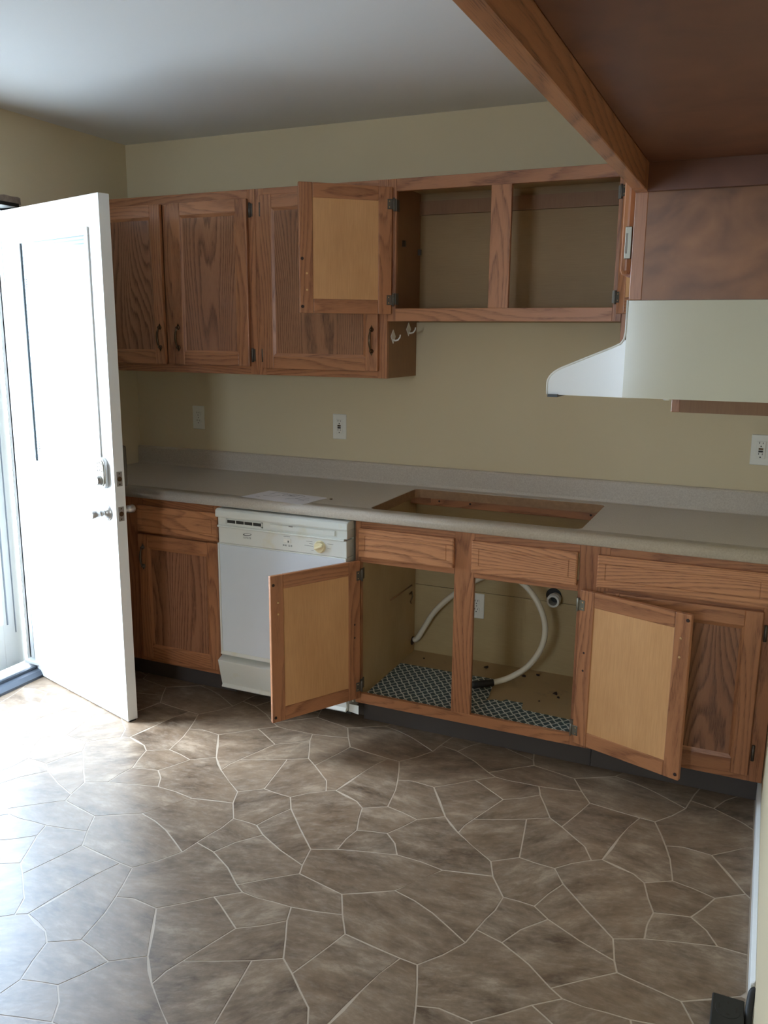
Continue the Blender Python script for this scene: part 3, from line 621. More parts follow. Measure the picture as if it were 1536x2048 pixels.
cab_door(r, B, (0.688, YU - 0.014, 1.668), 0.372, 0.486, 'L', rot=-math.radians(140), extras=ex, handle=(0.372 - 0.03, 0.12, 0.066))
ex = dict(bumper=(0.03,), screw=(0.05, 0.16), hinge=(0.058, 0.420), hole=(0.195, 0.285), hmat=M['hingedark'])
cab_door(r, B, (1.570, YU - 0.012, 1.668), 0.372, 0.486, 'R', rot=math.radians(128), extras=ex)
for zz in (2.085, 1.728):
    MB().box(0.698, 0.703, YU - 0.004, YUF + 0.004, zz - 0.022, zz + 0.022).box(0.690, 0.7, YU - 0.010, YU, zz - 0.022, zz + 0.022).build('hinge_leaf', M['hingedark'], r, B)
    MB().box(1.553, 1.556, YU - 0.004, YUF + 0.004, zz - 0.022, zz + 0.022).box(1.556, 1.566, YU - 0.010, YU, zz - 0.022, zz + 0.022).build('hinge_leaf', M['hingedark'], r, B)
# tall cabinet in the right corner of the back wall
B = (1.589, 0, ZC); r = thing('wall_cabinet', 'reddish oak corner cabinet edge glimpsed above the white hood', 'cabinet', B)
carcass(r, B, 1.589, XR - 0.002, -0.001, YUF, ZC, ZT)
frame_x(r, B, YU, [(1.589, 1.66), (1.84, 1.889)], [(1.66, 1.84, ZC, ZC + 0.04), (1.66, 1.84, ZT - 0.04, ZT)], ZC, ZT)
cab_door(r, B, (1.835, YU - 0.001, 1.446), 0.165, 0.70, 'R', fr=0.045)

# right wall cabinets: frames face -x
XF = 1.889
def frame_y(root, B, xf, y0, y1, z0, z1, sw=0.04, rw=0.04, t=0.019):
    box('stile', M['oakZ'], root, B, xf, xf + t, y0, y0 + sw, z0, z1, 0.001); box('stile', M['oakZ'], root, B, xf, xf + t, y1 - sw, y1, z0, z1, 0.001)
    box('rail', M['oakY'], root, B, xf, xf + t, y0 + sw, y1 - sw, z0, z0 + rw, 0.001); box('rail', M['oakY'], root, B, xf, xf + t, y0 + sw, y1 - sw, z1 - rw, z1, 0.001)
def side_cab(label, y0, y1, z0, z1, ndoors, smat, recess=0.0, botmat=None, th=0.012):
    B = (XR, y1, z0); r = thing('wall_cabinet', label, 'cabinet', B)
    box('side_panel', smat, r, B, XF + 0.019, XR - 0.002, y0 + 0.001, y0 + th, z0, z1); box('side_panel', smat, r, B, XF + 0.019, XR - 0.002, y1 - th, y1 - 0.001, z0, z1)
    box('back_panel', M['plyin'], r, B, XR - 0.008, XR - 0.002, y0 + th, y1 - th, z0, z1)
    box('bottom_panel', botmat or M['plyin'], r, B, XF + 0.019, XR - 0.008, y0 + th, y1 - th, z0 + recess, z0 + recess + 0.012)
    box('top_panel', M['plyin'], r, B, XF + 0.019, XR - 0.008, y0 + th, y1 - th, z1 - 0.012, z1)
    frame_y(r, B, XF, y0, y1, z0, z1)
    if ndoors:
        wd = (y1 - y0 - 0.05) / ndoors
        for q in range(ndoors):
            hy = y0 + 0.018 if q == 0 else y1 - 0.018
            # built on the x axis, then turned to face -x
            cab_door(r, B, (XF - 0.001, hy, z0 + 0.038), wd - 0.003, z1 - z0 - 0.076, 'R' if q == 0 else 'L', rot=-PI / 2, bev=0.008)
    return r, B
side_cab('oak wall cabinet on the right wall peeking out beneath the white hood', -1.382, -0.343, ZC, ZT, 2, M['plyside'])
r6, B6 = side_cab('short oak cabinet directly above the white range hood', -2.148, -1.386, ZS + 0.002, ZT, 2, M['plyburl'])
hb = MB().box(XF - 0.0135, XF - 0.0035, -2.1345, -2.131, 1.706, 1.754)
ho6 = hb.build('hinge', M['hinge'], r6, B6, 0.0008)
MB().box(XF - 0.0125, XF - 0.0095, -2.1352, -2.1340, 1.714, 1.744).build('hinge_slot', M['hingedark'], ho6, B6)
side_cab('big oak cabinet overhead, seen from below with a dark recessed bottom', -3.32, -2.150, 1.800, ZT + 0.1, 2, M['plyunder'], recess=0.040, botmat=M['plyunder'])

# base cabinets
YBF = -0.61; ZB0, ZB1 = 0.108, 0.877
def toe(root, B, x0, x1): box('toe_kick', M['toe'], root, B, x0, x1, -0.533, -0.527, 0.002, ZB0)
B = (XL, 0, 0); r = thing('base_cabinet', 'shaded oak base cabinet with one drawer, left of the dishwasher', 'cabinet', B)
carcass(r, B, XL, 0.030, -0.002, YBF + .019, ZB0, ZB1, top=False); toe(r, B, XL, 0.030)
frame_x(r, B, YBF, [(XL, -0.385), (-0.010, 0.032)], [(-0.385, -0.010, ZB0, 0.150), (-0.385, -0.010, 0.705, 0.735), (-0.385, -0.010, 0.835, ZB1)], ZB0, ZB1)
drawer_front(r, B, -0.407, 0.022, YBF - 0.020, 0.722, 0.842)
cab_door(r, B, (0.020, YBF - 0.001, 0.134), 0.428, 0.577, 'R', handle=(0.400, 0.475, 0.085), handle_mat=M['hingedark'])
B = (0.665, 0, 0); r = thing('base_cabinet', 'oak sink base cabinet with both doors open and an empty inside', 'cabinet', B)
box('side_panel', M['plyin'], r, B, 0.668, 0.682, YBF + .019, -0.004, ZB0, ZB1); box('side_panel', M['plyin'], r, B, 1.598, 1.612, YBF + .019, -0.004, ZB0, ZB1)
box('bottom_panel', M['shelffloor'], r, B, 0.682, 1.598, YBF + .019, -0.008, ZB0 + 0.008, 0.130)
bk = MB().box(0.682, 1.598, -0.014, -0.004, 0.130, 0.455); bk.box(0.682, 1.598, -0.013, -0.004, 0.457, 0.840); bk.build('back_panel', M['plyback_wall'], r, B)
box('back_rail', M['oakfront'], r, B, 0.682, 1.598, -0.036, -0.016, 0.838, ZB1, 0.001)
for xx in (1.472, 0.945, 0.80): MB().lathe((xx, -0.036, 0.860), (0, -1, 0), [(0, 0.005), (0.0006, 0.0045)], 10).build('screw_hole', M['darkhole'], r, B)
MB().prism([(0.682, -0.036), (0.760, -0.036), (0.682, -0.085)], 'z', 0.850, ZB1).build('corner_block', M['oakX'], r, B)
frame_x(r, B, YBF, [(0.665, 0.690), (1.080, 1.158, 0.150, ZB1, 1), (1.545, 1.615)], [(0.690, 1.545, ZB0, 0.150), (0.690, 1.080, 0.706, 0.738), (1.158, 1.545, 0.700, 0.738), (0.690, 1.080, 0.838, ZB1), (1.158, 1.545, 0.838, ZB1)], ZB0, ZB1)
drawer_front(r, B, 0.686, 1.081, YBF - 0.020, 0.731, 0.847); drawer_front(r, B, 1.151, 1.541, YBF - 0.020, 0.724, 0.846)
toe(r, B, 0.668, 1.613)
ex = dict(bumper=(0.02, 0.545), screw=(0.43, 0.475), hinge=(0.052, 0.520), hole=(0.265, 0.320), hmat=M['hingedark'])
cab_door(r, B, (0.6945, YBF - 0.016, 0.136), 0.402, 0.580, 'L', t=0.016, rot=-math.radians(119.5), extras=ex, handle=(0.372, 0.46, 0.045))
ex = dict(bumper=(0.02, 0.560), screw=(0.43, 0.495), hinge=(0.050, 0.525), hole=(0.285, 0.352), hmat=M['hinge'])
cab_door(r, B, (1.560, YBF - 0.030, 0.136), 0.402, 0.580, 'R', rot=math.radians(161.5), extras=ex, handle=(0.372, 0.46, 0.045))
for zz in (0.190, 0.656):
    MB().box(0.688, 0.692, YBF - 0.003, YBF + 0.026, zz - 0.022, zz + 0.022).box(0.678, 0.69, YBF - 0.010, YBF, zz - 0.022, zz + 0.022).build('hinge_leaf', M['hingedark'], r, B)
    MB().box(1.543, 1.547, YBF - 0.003, YBF + 0.022, zz - 0.022, zz + 0.022).box(1.546, 1.556, YBF - 0.012, YBF, zz - 0.022, zz + 0.022).build('hinge_leaf', M['hinge'], r, B)
MB().tube([(0.684, -0.30, 0.458), (0.684, -0.061, 0.461)], 0.0035, 6).build('saw_mark', M['plyside'], r, B)
MB().tube([(0.684, -0.085, 0.425), (0.684, -0.06, 0.43), (0.684, -0.052, 0.405), (0.684, -0.075, 0.385), (0.684, -0.065, 0.375)], 0.003, 6).build('old_hook', M['bronze'], r, B)
B = (1.617, 0, 0); r = thing('base_cabinet', 'oak base cabinet at the right end below the counter, wide drawer front', 'cabinet', B)
carcass(r, B, 1.617, XR - 0.003, -0.002, YBF + .019, ZB0, ZB1, top=False); toe(r, B, 1.615, XR - 0.003)
frame_x(r, B, YBF, [(1.6155, 1.650), (2.150, XR - 0.002)], [(1.650, 2.150, ZB0, 0.150), (1.650, 2.150, 0.700, 0.738), (1.650, 2.150, 0.838, ZB1)], ZB0, ZB1)
drawer_front(r, B, 1.611, 2.163, YBF - 0.020, 0.729, 0.845)
cab_door(r, B, (2.152, YBF - 0.001, 0.134), 0.515, 0.580, 'R')
for zz in (0.215, 0.64): MB().tube([(2.162, YBF - 0.006, zz - 0.028), (2.162, YBF - 0.006, zz + 0.028)], 0.005, 8).build('hinge', M['hingedark'], r, B)

# ------------------------------------------------------------------ counter
CZ0, CZ1 = 0.8785, 0.917; CX0, CX1, CY0, CY1 = 0.705, 1.537, -0.572, -0.076
nose = [(CY0, CZ1)]
for q in range(9):
    a = PI / 2 + PI / 2 * q / 8; nose.append((-0.625 + 0.020 * math.cos(a), CZ1 - 0.018 + 0.020 * math.sin(a)))
nose += [(-0.645, CZ0 + 0.003), (-0.642, CZ0), (CY0, CZ0)]
ct = thing('countertop', 'beige speckled laminate countertop with a rectangular sink cutout', 'countertop', (XL, 0, CZ0)); B = (XL, 0, CZ0)
ce = MB(); cm = MB(); cm.prism(nose, 'x', XL + .001, XR - .001, 0, True)
cm.box(XL + .001, XR - .001, CY1, -0.001, CZ0, CZ1)
cm.box(XL + .001, CX0, CY0, CY1, CZ0, CZ1); cm.box(CX1, XR - .001, CY0, CY1, CZ0, CZ1)
k = 0.028
for (cx_, cy_, sx_, sy_) in ((CX0, CY0, 1, 1), (CX1, CY0, -1, 1), (CX0, CY1, 1, -1), (CX1, CY1, -1, -1)):
    pl = [(cx_, cy_)] + [(cx_ + sx_ * k * (1 - math.sin(a)), cy_ + sy_ * k * (1 - math.cos(a))) for a in [PI / 2 * q / 5 for q in range(6)]]
    cm.prism(pl, 'z', CZ1 - 0.0018, CZ1); ce.prism([(p[0], p[1]) for p in pl], 'z', CZ0, CZ1 - 0.0018)
cm.build('slab', M['lam'], ct, B)
ce.box(CX0, CX1, CY1 - 0.0015, CY1, CZ0, CZ1 - 0.0015); ce.box(CX0, CX1, CY0, CY0 + 0.0015, CZ0, CZ1 - 0.0015)
ce.box(CX0, CX0 + 0.0015, CY0, CY1, CZ0, CZ1 - 0.0015); ce.box(CX1 - 0.0015, CX1, CY0, CY1, CZ0, CZ1 - 0.0015)
ce.build('cut_edge', M['particle'], ct, B)
bs = MB(); prof = [(-0.001, 0.914), (-0.030, 0.914), (-0.0245, 0.920), (-0.0215, 0.930), (-0.0210, 1.000), (-0.0185, 1.006), (-0.014, 1.008), (-0.001, 1.008)]
bs.prism(prof, 'x', XL + .001, XR - .001, 0, False); bs.build('backsplash', M['lam'], ct, B, 0.001)
tag(MB().lathe((0.486, -0.476, CZ1 + .0002), (0, 0, 1), [(0, 0.0065), (0.004, 0.0065), (0.0042, 0.003)], 6).build('hex_nut', M['bronze']), 'tiny dark hex nut lying on the counter beside the papers', 'nut')

# papers
def paper(pts, z, label, mark=False):
    mb = MB(); n = len(pts)
    mb._add([(p[0], p[1], z + (p[2] if len(p) > 2 else 0)) for p in pts] + [(p[0], p[1], z + 0.0006 + (p[2] if len(p) > 2 else 0)) for p in pts], [tuple(range(n))[::-1], tuple(range(n, 2 * n))] + [(q, (q + 1) % n, n + (q + 1) % n, n + q) for q in range(n)])
    bx_, by_ = pts[0][0], pts[0][1]
    o = mb.build('paper_sheet', M['paper'], None, (bx_, by_, z), loc=(bx_, by_, z)); tag(o, label, 'paper', 'papers on the counter')
    return o, (bx_, by_, z)
M['paper'] = plain('white_paper', (0.86, 0.85, 0.89), 0.8, 0, 0.01)
paper([(0.138, -0.588), (0.430, -0.632), (0.462, -0.462), (0.160, -0.440)], CZ1 + 0.0004, 'blank lower sheet of the stacked papers on the counter')
po, pb = paper([(0.126, -0.597), (0.440, -0.646 + 0.012), (0.455, -0.456), (0.158, -0.426)], CZ1 + 0.0016, 'top paper sheet with a sketched floor plan above the dishwasher', True)
ik = MB(); zt = CZ1 + 0.0024; Pc = Vector((0.300, -0.530)); ex_ = Vector((0.99, -0.10)); ey_ = Vector((0.12, 0.99))
def ln(a0, b0, a1, b1, w_=0.0030):
    p, q = Pc + ex_ * a0 + ey_ * b0, Pc + ex_ * a1 + ey_ * b1; d_ = (q - p).normalized(); nn = Vector((-d_.y, d_.x)) * w_ / 2
    ik._add([(*(p - nn), zt), (*(q - nn), zt), (*(q + nn), zt), (*(p + nn), zt)], [(0, 1, 2, 3)])
for a in ((-.10, .07, .03, .07), (.03, .07, .06, .055), (-.10, .07, -.10, .02), (-.04, .07, -.04, .03), (-.04, .03, .02, .03), (.02, .03, .02, .07), (-.02, .055, .0, .04), (-.03, .05, .01, .05), (-.06, -.01, -.05, .03), (.02, -.03, .06, .02), (.05, .0, .12, .0), (.08, -.02, .11, -.02), (-.11, -.01, -.06, -.01), (-.12, -.045, -.10, -.045), (-.02, .045, .01, .065), (.05, .03, .10, .03)): ln(*a)
ik.build('drawn_lines', M['ink'], po, pb)

# ------------------------------------------------------------------ dishwasher
DX0, DX1, DYF = 0.044, 0.655, -0.660
B = (DX0, DYF, 0); dw = thing('dishwasher', 'white built-in dishwasher with a yellowed control panel and round knob', 'dishwasher', B)
box('body', M['plastic'], dw, B, DX0 + .012, DX1 - .004, -0.60, -0.03, 0.10, 0.868)
MB().prism([(DYF - .006, 0.838), (DYF - .008, 0.845), (DYF - .006, 0.868), (DYF + .004, 0.873), (-0.56, 0.873), (-0.56, 0.838)], 'x', DX0 - .004, DX1 + .001).build('top_trim', M['dwtrim'], dw, B, 0.002)
box('upper_fascia', M['dwtrim'], dw, B, DX0 + .004, DX1 - .003, DYF + .002, -0.60, 0.803, 0.838, 0.001)
MB().prism([(DYF - .006, 0.798), (DYF - .004, 0.803), (DYF + .01, 0.806), (DYF + .01, 0.795), (DYF - .004, 0.795)], 'x', DX0 + .004, DX1 - .014).build('grip_ridge', M['dwtrim'], dw, B)
vt = box('vent_recess', M['slot'], dw, B, 0.096, 0.262, DYF - .0005, DYF + .006, 0.8155, 0.830)
fr_ = MB(); fr_.box(0.090, 0.268, DYF - .003, DYF + .002, 0.8300, 0.8325); fr_.box(0.090, 0.268, DYF - .003, DYF + .002, 0.8105, 0.8165); fr_.box(0.090, 0.096, DYF - .003, DYF + .002, 0.8105, 0.8325); fr_.box(0.262, 0.268, DYF - .003, DYF + .002, 0.8105, 0.8325)
fr_.build('vent_frame', M['dwtrim'], dw, B)
for q in range(1, 4): box('vent_bar', M['dwtrim'], dw, B, 0.096 + q * 0.0415 - .0015, 0.096 + q * 0.0415 + .0015, DYF - .002, DYF + .002, 0.8155, 0.830)
box('latch_cover', M['dwtrim'], dw, B, 0.305, 0.600, DYF - .0025, DYF + .003, 0.812, 0.832, 0.001)
box('latch_tab', M['nickeld'], dw, B, 0.392, 0.410, DYF - .004, DYF - .001, 0.829, 0.833)
cp = box('control_panel', M['dwtrim'], dw, B, DX0 + .006, DX1 - .004, DYF, -0.60, 0.728, 0.796, 0.002)
kc = (0.533, DYF - .0005, 0.762)
kn = MB().lathe(kc, (0, -1, 0), [(0, 0.0255), (0.004, 0.0255), (0.006, 0.021), (0.009, 0.021)], 28); kno = kn.build('control_knob', M['cream'], dw, B, 0.0008)
gp = MB(); a = math.radians(22); ca, sa = math.cos(a), math.sin(a)
gp.prism([(kc[0] + ca * u_ - sa * v_, kc[2] + sa * u_ + ca * v_) for u_, v_ in ((-0.020, -0.0045), (0.020, -0.0045), (0.020, 0.0045), (-0.020, 0.0045))], 'y', kc[1] - 0.018, kc[1] - 0.008)
gp.build('knob_grip', M['cream'], kno, B, 0.002)
MB().box(0.366, 0.400, DYF - .003, DYF, 0.762, 0.780).build('rocker_switch', M['plastic'], dw, B, 0.001)
MB().box(0.386, 0.392, DYF - .0036, DYF - .003, 0.764, 0.772).build('switch_mark', M['logo'], dw, B)
mk = MB()
def tick(x, z, w_, h_=0.0012): mk.box(x, x + w_, DYF - .0007, DYF + .0005, z, z + h_)
for x, z, w_ in ((0.470, 0.778, .028), (0.462, 0.760, .040), (0.494, 0.742, .010), (0.566, 0.777, .026), (0.566, 0.758, .014), (0.366, 0.787, .030), (0.484, 0.769, .016)): tick(x, z, w_)
for z in (0.7515, 0.7475):
    for x in (0.362, 0.372, 0.388, 0.398): tick(x, z, 0.007, 0.0022)
mk.build('printed_marks', M['logo'], dw, B)
lg = MB(); lc = (0.192, 0.776)
for sc_, r0 in ((1.0, 0.0),):
    o1 = [(lc[0] + 0.021 * math.cos(t), lc[1] + 0.0062 * math.sin(t) + 0.0022 * math.cos(t)) for t in [2 * PI * q / 28 for q in range(28)]]
    i1 = [(lc[0] + 0.002 + 0.016 * math.cos(t), lc[1] + 0.0012 + 0.0034 * math.sin(t) + 0.0018 * math.cos(t)) for t in [2 * PI * q / 28 for q in range(28)]]
    y_ = DYF - .0006; lg._add([(p[0], y_, p[1]) for p in o1] + [(p[0], y_, p[1]) for p in i1], [(q, (q + 1) % 28, 28 + (q + 1) % 28, 28 + q) for q in range(28)])
lg.build('logo_swoosh', M['logo'], dw, B)
def text_mesh(body, size, name, mat, parent, loc, rot, spacing=1.0):
    cu = bpy.data.curves.new(name, 'FONT'); cu.body = body; cu.size = size; cu.extrude = 0.0002; cu.space_character = spacing; cu.resolution_u = 2; cu.align_x = 'CENTER'
    t = bpy.data.objects.new('text_source', cu); COL.objects.link(t); bpy.context.view_layer.update()
    me = bpy.data.meshes.new_from_object(t.evaluated_get(bpy.context.evaluated_depsgraph_get())); bpy.data.objects.remove(t); bpy.data.curves.remove(cu)
    me.materials.clear(); me.materials.append(mat); o = bpy.data.objects.new(name, me); COL.objects.link(o); o.parent = parent; o.location = loc; o.rotation_euler = rot; return o
text_mesh('ESTATE', 0.0105, 'logo_lettering', M['logo'], dw, (0.192 - B[0], -0.0008, 0.7585), (PI / 2, 0, 0), 1.08)
box('door_frame', M['dwtrim'], dw, B, DX0 + .002, DX1 - .004, DYF + .002, -0.60, 0.232, 0.727, 0.001)
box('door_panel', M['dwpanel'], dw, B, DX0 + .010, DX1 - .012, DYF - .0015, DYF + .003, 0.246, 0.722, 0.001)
for a_, b_ in ((DX0 + .002, DX0 + .010), (DX1 - .012, DX1 - .004)): box('edge_strip', M['dwtrim'], dw, B, a_, b_, DYF - .005, DYF + .003, 0.234, 0.726, 0.001)
MB().prism([(DYF - .007, 0.234), (DYF - .007, 0.238), (DYF - .002, 0.249), (DYF + .004, 0.249), (DYF + .004, 0.228)], 'x', DX0 + .002, DX1 - .004).build('bottom_channel', M['dwtrim'], dw, B, 0.001)
box('toe_recess', M['black'], dw, B, DX0 + .02, DX1 - .01, -0.61, -0.56, 0.05, 0.232)
MB().prism([(-0.628, 0.220), (-0.668, 0.203), (-0.640, 0.078), (-0.632, 0.074), (-0.622, 0.074), (-0.622, 0.214)], 'x', DX0 - .014, DX1 - .012).build('kick_panel', M['dwtrim'], dw, B, 0.001)
MB().prism([(-0.643, 0.090), (-0.652, 0.078), (-0.650, 0.073), (-0.620, 0.073)], 'x', DX0 - .010, DX1 - .014).build('kick_lip', M['dwtrim'], dw, B, 0.001)
MB().prism([(-0.632, 0.070), (-0.632, 0.190), (-0.60, 0.215), (-0.545, 0.120), (-0.545, 0.070)], 'x', DX1 - .011, DX1 - .008).build('kick_bracket', M['dwtrim'], dw, B)
MB().prism([(DX1 - .010, 0.072), (0.690, 0.066), (0.690, 0.104), (DX1 - .010, 0.104)], 'y', -0.632, -0.630).build('kick_bracket', M['dwtrim'], dw, B)

# ------------------------------------------------------------------ range hood
HB, HT, HY0, HY1 = 1.4935, 1.6425, -2.150, -1.388
prof = [(XR - .003, HB), (1.7695, HB), (1.7690, 1.512)]
for q in range(1, 6):
    t = q / 6; p0, p1, p2 = (1.7690, 1.512), (1.7700, 1.527), (1.793, 1.5375); prof.append(((1 - t) ** 2 * p0[0] + 2 * t * (1 - t) * p1[0] + t * t * p2[0], (1 - t) ** 2 * p0[1] + 2 * t * (1 - t) * p1[1] + t * t * p2[1]))
prof += [(1.793, 1.5375), (1.872, 1.5715), (1.882, 1.5765), (1.8865, 1.583), (1.8885, 1.594), (1.8885, HT), (XR - .003, HT)]
B = (XR, HY1, HB); hd = thing('range_hood', 'white enamel range hood with a sloped nose under the oak cabinet', 'range hood', B)
nosep = [p for p in prof if p[0] <= 1.8886 and p[1] < 1.60 and p[0] < 1.8886]
nose_poly = [(1.889, HB)] + [p for p in prof[1:] if p[0] < 1.8884] + [(1.889, 1.583)]
rest_poly = [(1.889, HB), (1.889, HT), (XR - .003, HT), (XR - .003, HB)]
def nose_side(y, tilt):
    mb = MB(); P = nose_poly; n = len(P)
    sk = lambda p: p[0] - 0.26 * tilt * (1.889 - p[0])
    f = [(sk(p), y + tilt * (1.889 - p[0]), p[1]) for p in P]; g = [(sk(p), y + (0.0015 if tilt > 0 else -0.0015) + tilt * (1.889 - p[0]), p[1]) for p in P]
    mb._add(f + g, [tuple(range(n)), tuple(range(n, 2 * n))[::-1]] + [(q, n + q, n + (q + 1) % n, (q + 1) % n) for q in range(n)]); return mb
MB().prism(rest_poly, 'y', HY0, HY0 + .0015).build('side_panel', M['enamel'], hd, B)  # side split at the tonal break: shaded tone here, lit tone on the nose
nose_side(HY0, NOSE_TILT).build('nose_side', M['enamel_lit'], hd, B)
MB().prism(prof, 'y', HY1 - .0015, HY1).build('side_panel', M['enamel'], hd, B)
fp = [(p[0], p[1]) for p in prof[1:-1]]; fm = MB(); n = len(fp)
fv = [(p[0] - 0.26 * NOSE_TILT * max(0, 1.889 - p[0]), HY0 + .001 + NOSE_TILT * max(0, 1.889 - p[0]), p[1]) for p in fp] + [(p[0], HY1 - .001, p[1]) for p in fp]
fm._add(fv, [(q, n + q, n + q + 1, q + 1) for q in range(n - 1)], 0, True); fm.build('front_panel', M['enamel_lit'], hd, B)
rim = MB().tube([(p[0] - .0004 - 0.26 * NOSE_TILT * max(0, 1.889 - p[0]), HY0 - .0006 + NOSE_TILT * max(0, 1.889 - p[0]), p[1] + .0006) for p in prof[1:-1]], 0.0016, 6); rim.build('rolled_edge', M['white'], hd, B)
box('underside_panel', M['duct'], hd, B, 1.80, XR - .01, HY0 + .01, HY1 - .01, HB + .012, HB + .016)
box('front_lip', M['black'], hd, B, 1.7685, 1.785, HY0 + 0.004, HY1 - .004, HB - .0035, HB + .001)
MB().lathe((1.953, HY0 + 0.03, HB + .002), (0, 0, -1), [(0, 0.006), (0.004, 0.006), (0.006, 0.004)], 12).build('switch_knob', M['plastic'], hd, B)

# ------------------------------------------------------------------ wall outlets
def outlet(x, y, z, label, gfci, group=None):
    """wall plate on a surface facing -y; z = centre"""
    B = (x, y, z); t = thing('wall_outlet', label, 'outlet', B)
    pl = box('cover_plate', M['plastic'], t, B, x - .0355, x + .0355, y - .006, y, z - .0585, z + .0585, 0.0025)
    sl_ = MB(); yf = y - .0088
    if gfci:
        box('socket_face', M['plastic'], t, B, x - .0165, x + .0165, y - .0085, y - .004, z - .034, z + .034, 0.0012)
        cs = (z + .021, z - .021); hs = (-.012, -.012)
        MB().box(x - .008, x + .008, y - .0105, y - .008, z + .001, z + .0075).build('reset_button', M['bronze'], t, B)
        MB().box(x - .008, x + .008, y - .0105, y - .008, z - .0085, z - .002).build('test_button', M['slot'], t, B)
    else:
        for zz in (z + .0195, z - .0195):
            pr_ = [(x + .0165 * math.cos(a), zz + max(-.0125, min(.0125, .0165 * math.sin(a)))) for a in [2 * PI * q / 24 for q in range(24)]]
            MB().prism(pr_, 'y', y - .0085, y - .004).build('socket_face', M['plastic'], t, B)
        cs = (z + .0195, z - .0195)
        MB().lathe((x, y - .006, z), (0, -1, 0), [(0, 0.0028), (0.0012, 0.002)], 10).build('plate_screw', M['nickeld'], t, B)
    for zz in cs:
        for dx, hh2 in ((-.0063, .004), (.0063, .0034)): sl_.box(x + dx - .0011, x + dx + .0011, yf, y - .005, zz + .002, zz + .002 + 2 * hh2)
        sl_.lathe((x, y - .0082, zz - .0065), (0, -1, 0), [(0, 0.0026), (0.0006, 0.0026)], 10)
    o = sl_.build('socket_slot', M['slot'], t, B)
    return t
outlet(-0.516, 0.0, 1.170, 'white duplex outlet on the back wall nearest the left corner', False)
outlet(0.284, 0.0, 1.165, 'white outlet with dark reset button above the counter, over the dishwasher', True)
outlet(2.092, 0.0, 1.168, 'white outlet with dark reset button on the wall below the hood', True)
outlet(0.984, -0.014, 0.392, 'white outlet inside the open sink cabinet on its back panel', False)

# adhesive hooks on the side of the single-door wall cabinet
def hook(y, z, label):
    B = (0.664, y, z); t = thing('adhesive_hook', label, 'hook', B, 'adhesive hooks on the cabinet side')
    MB().prism([(y, z + .029), (y - .025, z), (y, z - .029), (y + .025, z)], 'x', 0.6642, 0.6672).build('backplate', M['plasticg'], t, B, 0.0008)
    path = [(0.667, y, z - .014), (0.676, y, z - .016), (0.688, y, z - .013), (0.696, y, z - .003), (0.698, y, z + .008)]
    MB().tube(path, [0.0038, 0.0036, 0.0034, 0.0032, 0.0028], 8).build('hook_arm', M['plasticg'], t, B)
hook(-0.262, 1.580, 'pale diamond hook on the cabinet side, nearer the frame front')
hook(-0.098, 1.611, 'pale diamond hook on the cabinet side, closer to the wall')

# ------------------------------------------------------------------ things inside the sink cabinet
ZF = 0.130
lp = [(0.690, -0.590), (1.540, -0.590), (1.540, -0.452), (1.50, -0.447), (1.318, -0.438), (1.306, -0.375), (1.262, -0.380), (1.236, -0.372), (1.222, -0.400), (1.195, -0.392), (1.160, -0.418), (1.163, -0.380), (1.150, -0.300), (1.135, -0.190), (1.02, -0.195), (0.690, -0.196)]
lo_ = MB().prism(lp, 'z', ZF + .0004, ZF + .0018).build('shelf_liner', M['liner'], None, (0.69, -0.59, ZF), loc=(0.69, -0.59, ZF))
tag(lo_, 'teal and white lattice shelf liner, raggedly cut, in the sink cabinet', 'liner')
# drain hose
hp = [(0.692, -0.040, 0.190), (0.712, -0.045, 0.205), (0.745, -0.05, 0.262), (0.795, -0.06, 0.345), (0.862, -0.07, 0.420), (0.945, -0.09, 0.492), (1.03, -0.11, 0.553), (1.11, -0.13, 0.588), (1.19, -0.15, 0.585), (1.262, -0.165, 0.540), (1.315, -0.175, 0.468), (1.338, -0.18, 0.385), (1.325, -0.19, 0.300), (1.280, -0.21, 0.225), (1.215, -0.24, 0.175), (1.150, -0.275, 0.152), (1.125, -0.290, 0.149)]
def smooth(P, n=5):
    P = [Vector(p) for p in P]; out = []
    for i in range(len(P) - 1):
        p0, p1, p2, p3 = P[max(i - 1, 0)], P[i], P[i + 1], P[min(i + 2, len(P) - 1)]
        for q in range(n):
            t = q / n; out.append(0.5 * ((2 * p1) + (-p0 + p2) * t + (2 * p0 - 5 * p1 + 4 * p2 - p3) * t * t + (-p0 + 3 * p1 - 3 * p2 + p3) * t ** 3))
    return out + [P[-1]]
B = (1.125, -0.29, ZF); hs = thing('drain_hose', 'cream drain hose looping through the open sink cabinet', 'hose', B)
MB().tube(smooth(hp), 0.0125, 12).build('hose_tube', M['hose'], hs, B)
hx = MB().tube([(1.150, -0.275, 0.152), (1.112, -0.300, 0.149), (1.080, -0.322, 0.148), (1.068, -0.330, 0.148)], [0.0145, 0.0155, 0.0145, 0.0145], 14); hx.build('rubber_end', M['rubber'], hs, B)
MB().lathe((0.683, -0.040, 0.185), (1, 0, 0), [(0, 0.021), (0.002, 0.019)], 16).build('hole_edge', M['darkhole'], hs, B)
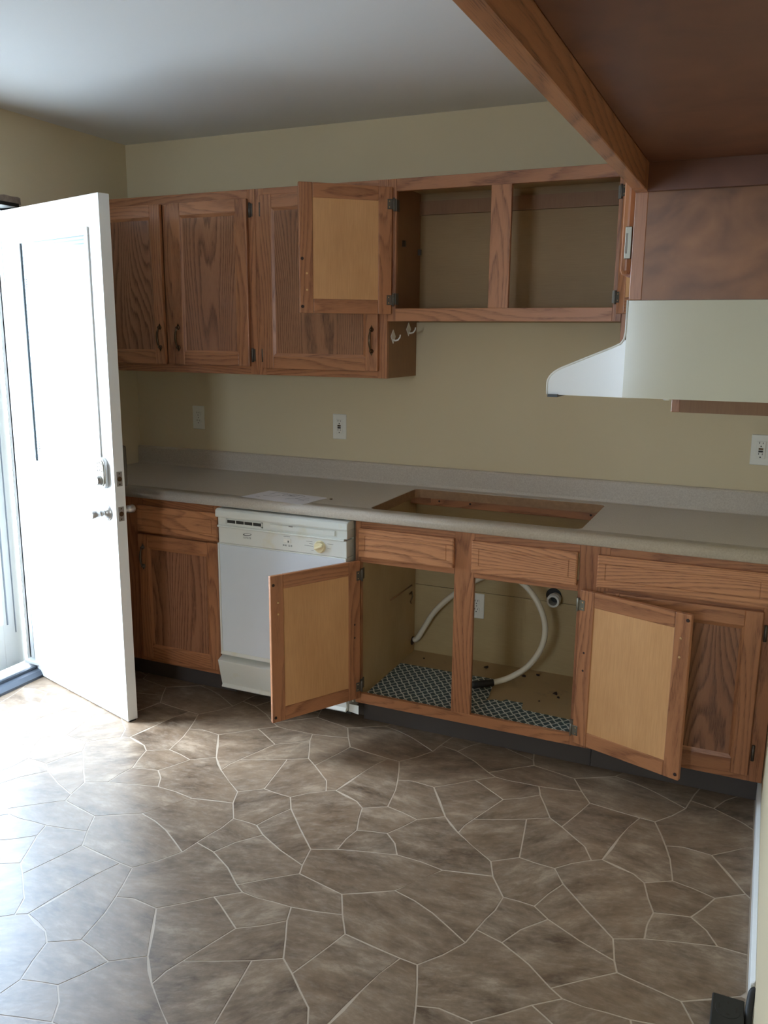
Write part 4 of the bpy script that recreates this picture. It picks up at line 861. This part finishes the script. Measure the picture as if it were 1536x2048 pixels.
# waste pipe stub
B = (1.340, -0.014, 0.478); pp = thing('drain_pipe', 'white threaded waste pipe stub poking out of the cabinet back', 'pipe', B)
MB().lathe((1.330, -0.0145, 0.486), (0, -1, 0), [(0, 0.034), (0.0015, 0.033)], 24).build('wall_hole', M['slot'], pp, B)
pm = MB(); n = 26
def ringtube(prof):
    vs = []; fs = []
    for (d_, r_) in prof:
        for j in range(n): a = 2 * PI * j / n; vs.append((B[0] + math.cos(a) * r_, B[1] - d_, B[2] + math.sin(a) * r_))
    for i in range(len(prof) - 1):
        for j in range(n): fs.append((i * n + j, (i + 1) * n + j, (i + 1) * n + (j + 1) % n, i * n + (j + 1) % n))
    return vs, fs
pm._add(*ringtube([(.0015, .024), (.030, .024), (.031, .029), (.040, .029), (.0405, .027), (.043, .029), (.046, .027), (.049, .029), (.052, .027), (.060, .027), (.060, .019), (.010, .019), (.010, .0005)]), 0, False)
pm.build('pipe_body', M['pvc'], pp, B)
MB().lathe((B[0], B[1] - .012, B[2]), (0, -1, 0), [(0, .0185), (.0005, .018)], 20).build('pipe_bore', M['slot'], pp, B)
# debris: lumps of crumbled sealant, each on its own
rd = random.Random(5)
def lump(x, y, s_, label):
    bm_ = bmesh.new(); bmesh.ops.create_icosphere(bm_, subdivisions=1, radius=s_)
    for v_ in bm_.verts: v_.co *= rd.uniform(0.6, 1.25); v_.co.z *= 0.55; v_.co.z = max(v_.co.z, -s_ * .4)
    me = bpy.data.meshes.new('crumb'); bm_.to_mesh(me); bm_.free(); me.materials.append(M['darkhole'])
    o = bpy.data.objects.new('debris_crumb', me); COL.objects.link(o); o.location = (x, y, ZF + s_ * .4); tag(o, label, 'debris', 'debris on the cabinet floor')
for x, y, s_, lb in ((0.905, -0.075, .012, 'dark crumb on the cabinet floor below the bend of the hose'), (0.925, -0.10, .007, 'small dark crumb beside the larger one, left half of the cabinet floor'), (1.060, -0.085, .012, 'dark crumb just right of the cabinet mullion near the back'), (1.238, -0.105, .011, 'dark crumb on the cabinet floor right behind the hose'), (1.290, -0.070, .010, 'dark crumb below the drain pipe, close to the back'), (1.405, -0.235, .012, 'dark crumb in front of the right cabinet side'), (1.425, -0.265, .007, 'tiny dark crumb touching the large one at the right'), (1.362, -0.330, .005, 'tiny dark speck near the notched liner edge'), (0.765, -0.10, .006, 'tiny dark speck near the hose hole')):
    lump(x, y, s_, lb)

# range receptacle on the floor and its cable
B = (2.145, -1.66, 0); rr = thing('range_receptacle', 'black surface-mount range receptacle on the floor beside the baseboard', 'outlet', B)
box('housing', M['black'], rr, B, 2.108, 2.180, -1.715, -1.604, 0.002, 0.052, 0.003)
MB().lathe((2.144, -1.650, 0.052), (0, 0, 1), [(0, 0.028), (0.0008, 0.0275)], 28).build('socket_face', M['black'], rr, B)
sm = MB(); sm.box(2.1425, 2.1455, -1.632, -1.624, .0528, .0533); sm.box(2.123, 2.127, -1.652, -1.638, .0528, .0533); sm.box(2.161, 2.165, -1.652, -1.638, .0528, .0533); sm.box(2.140, 2.149, -1.668, -1.663, .0528, .0533)
sm.build('socket_slot', M['slot'], rr, B)
MB().tube(smooth([(2.183, -1.70, 0.015), (2.188, -1.66, 0.03), (2.190, -1.625, 0.055), (2.194, -1.60, 0.075), (2.202, -1.595, 0.08)]), 0.009, 10).build('cable', M['rubber'], rr, B)

# unseen fixture added to give the fill lamp a body
B = (0.9, -4.9, H); cl = thing('added_ceiling_light', 'unseen round white ceiling light added as a body for the fill lamp', 'lamp', B)
MB().lathe((0.9, -4.9, H), (0, 0, -1), [(0, 0.17), (0.03, 0.17), (0.05, 0.155)], 28).build('housing', M['white'], cl, B)
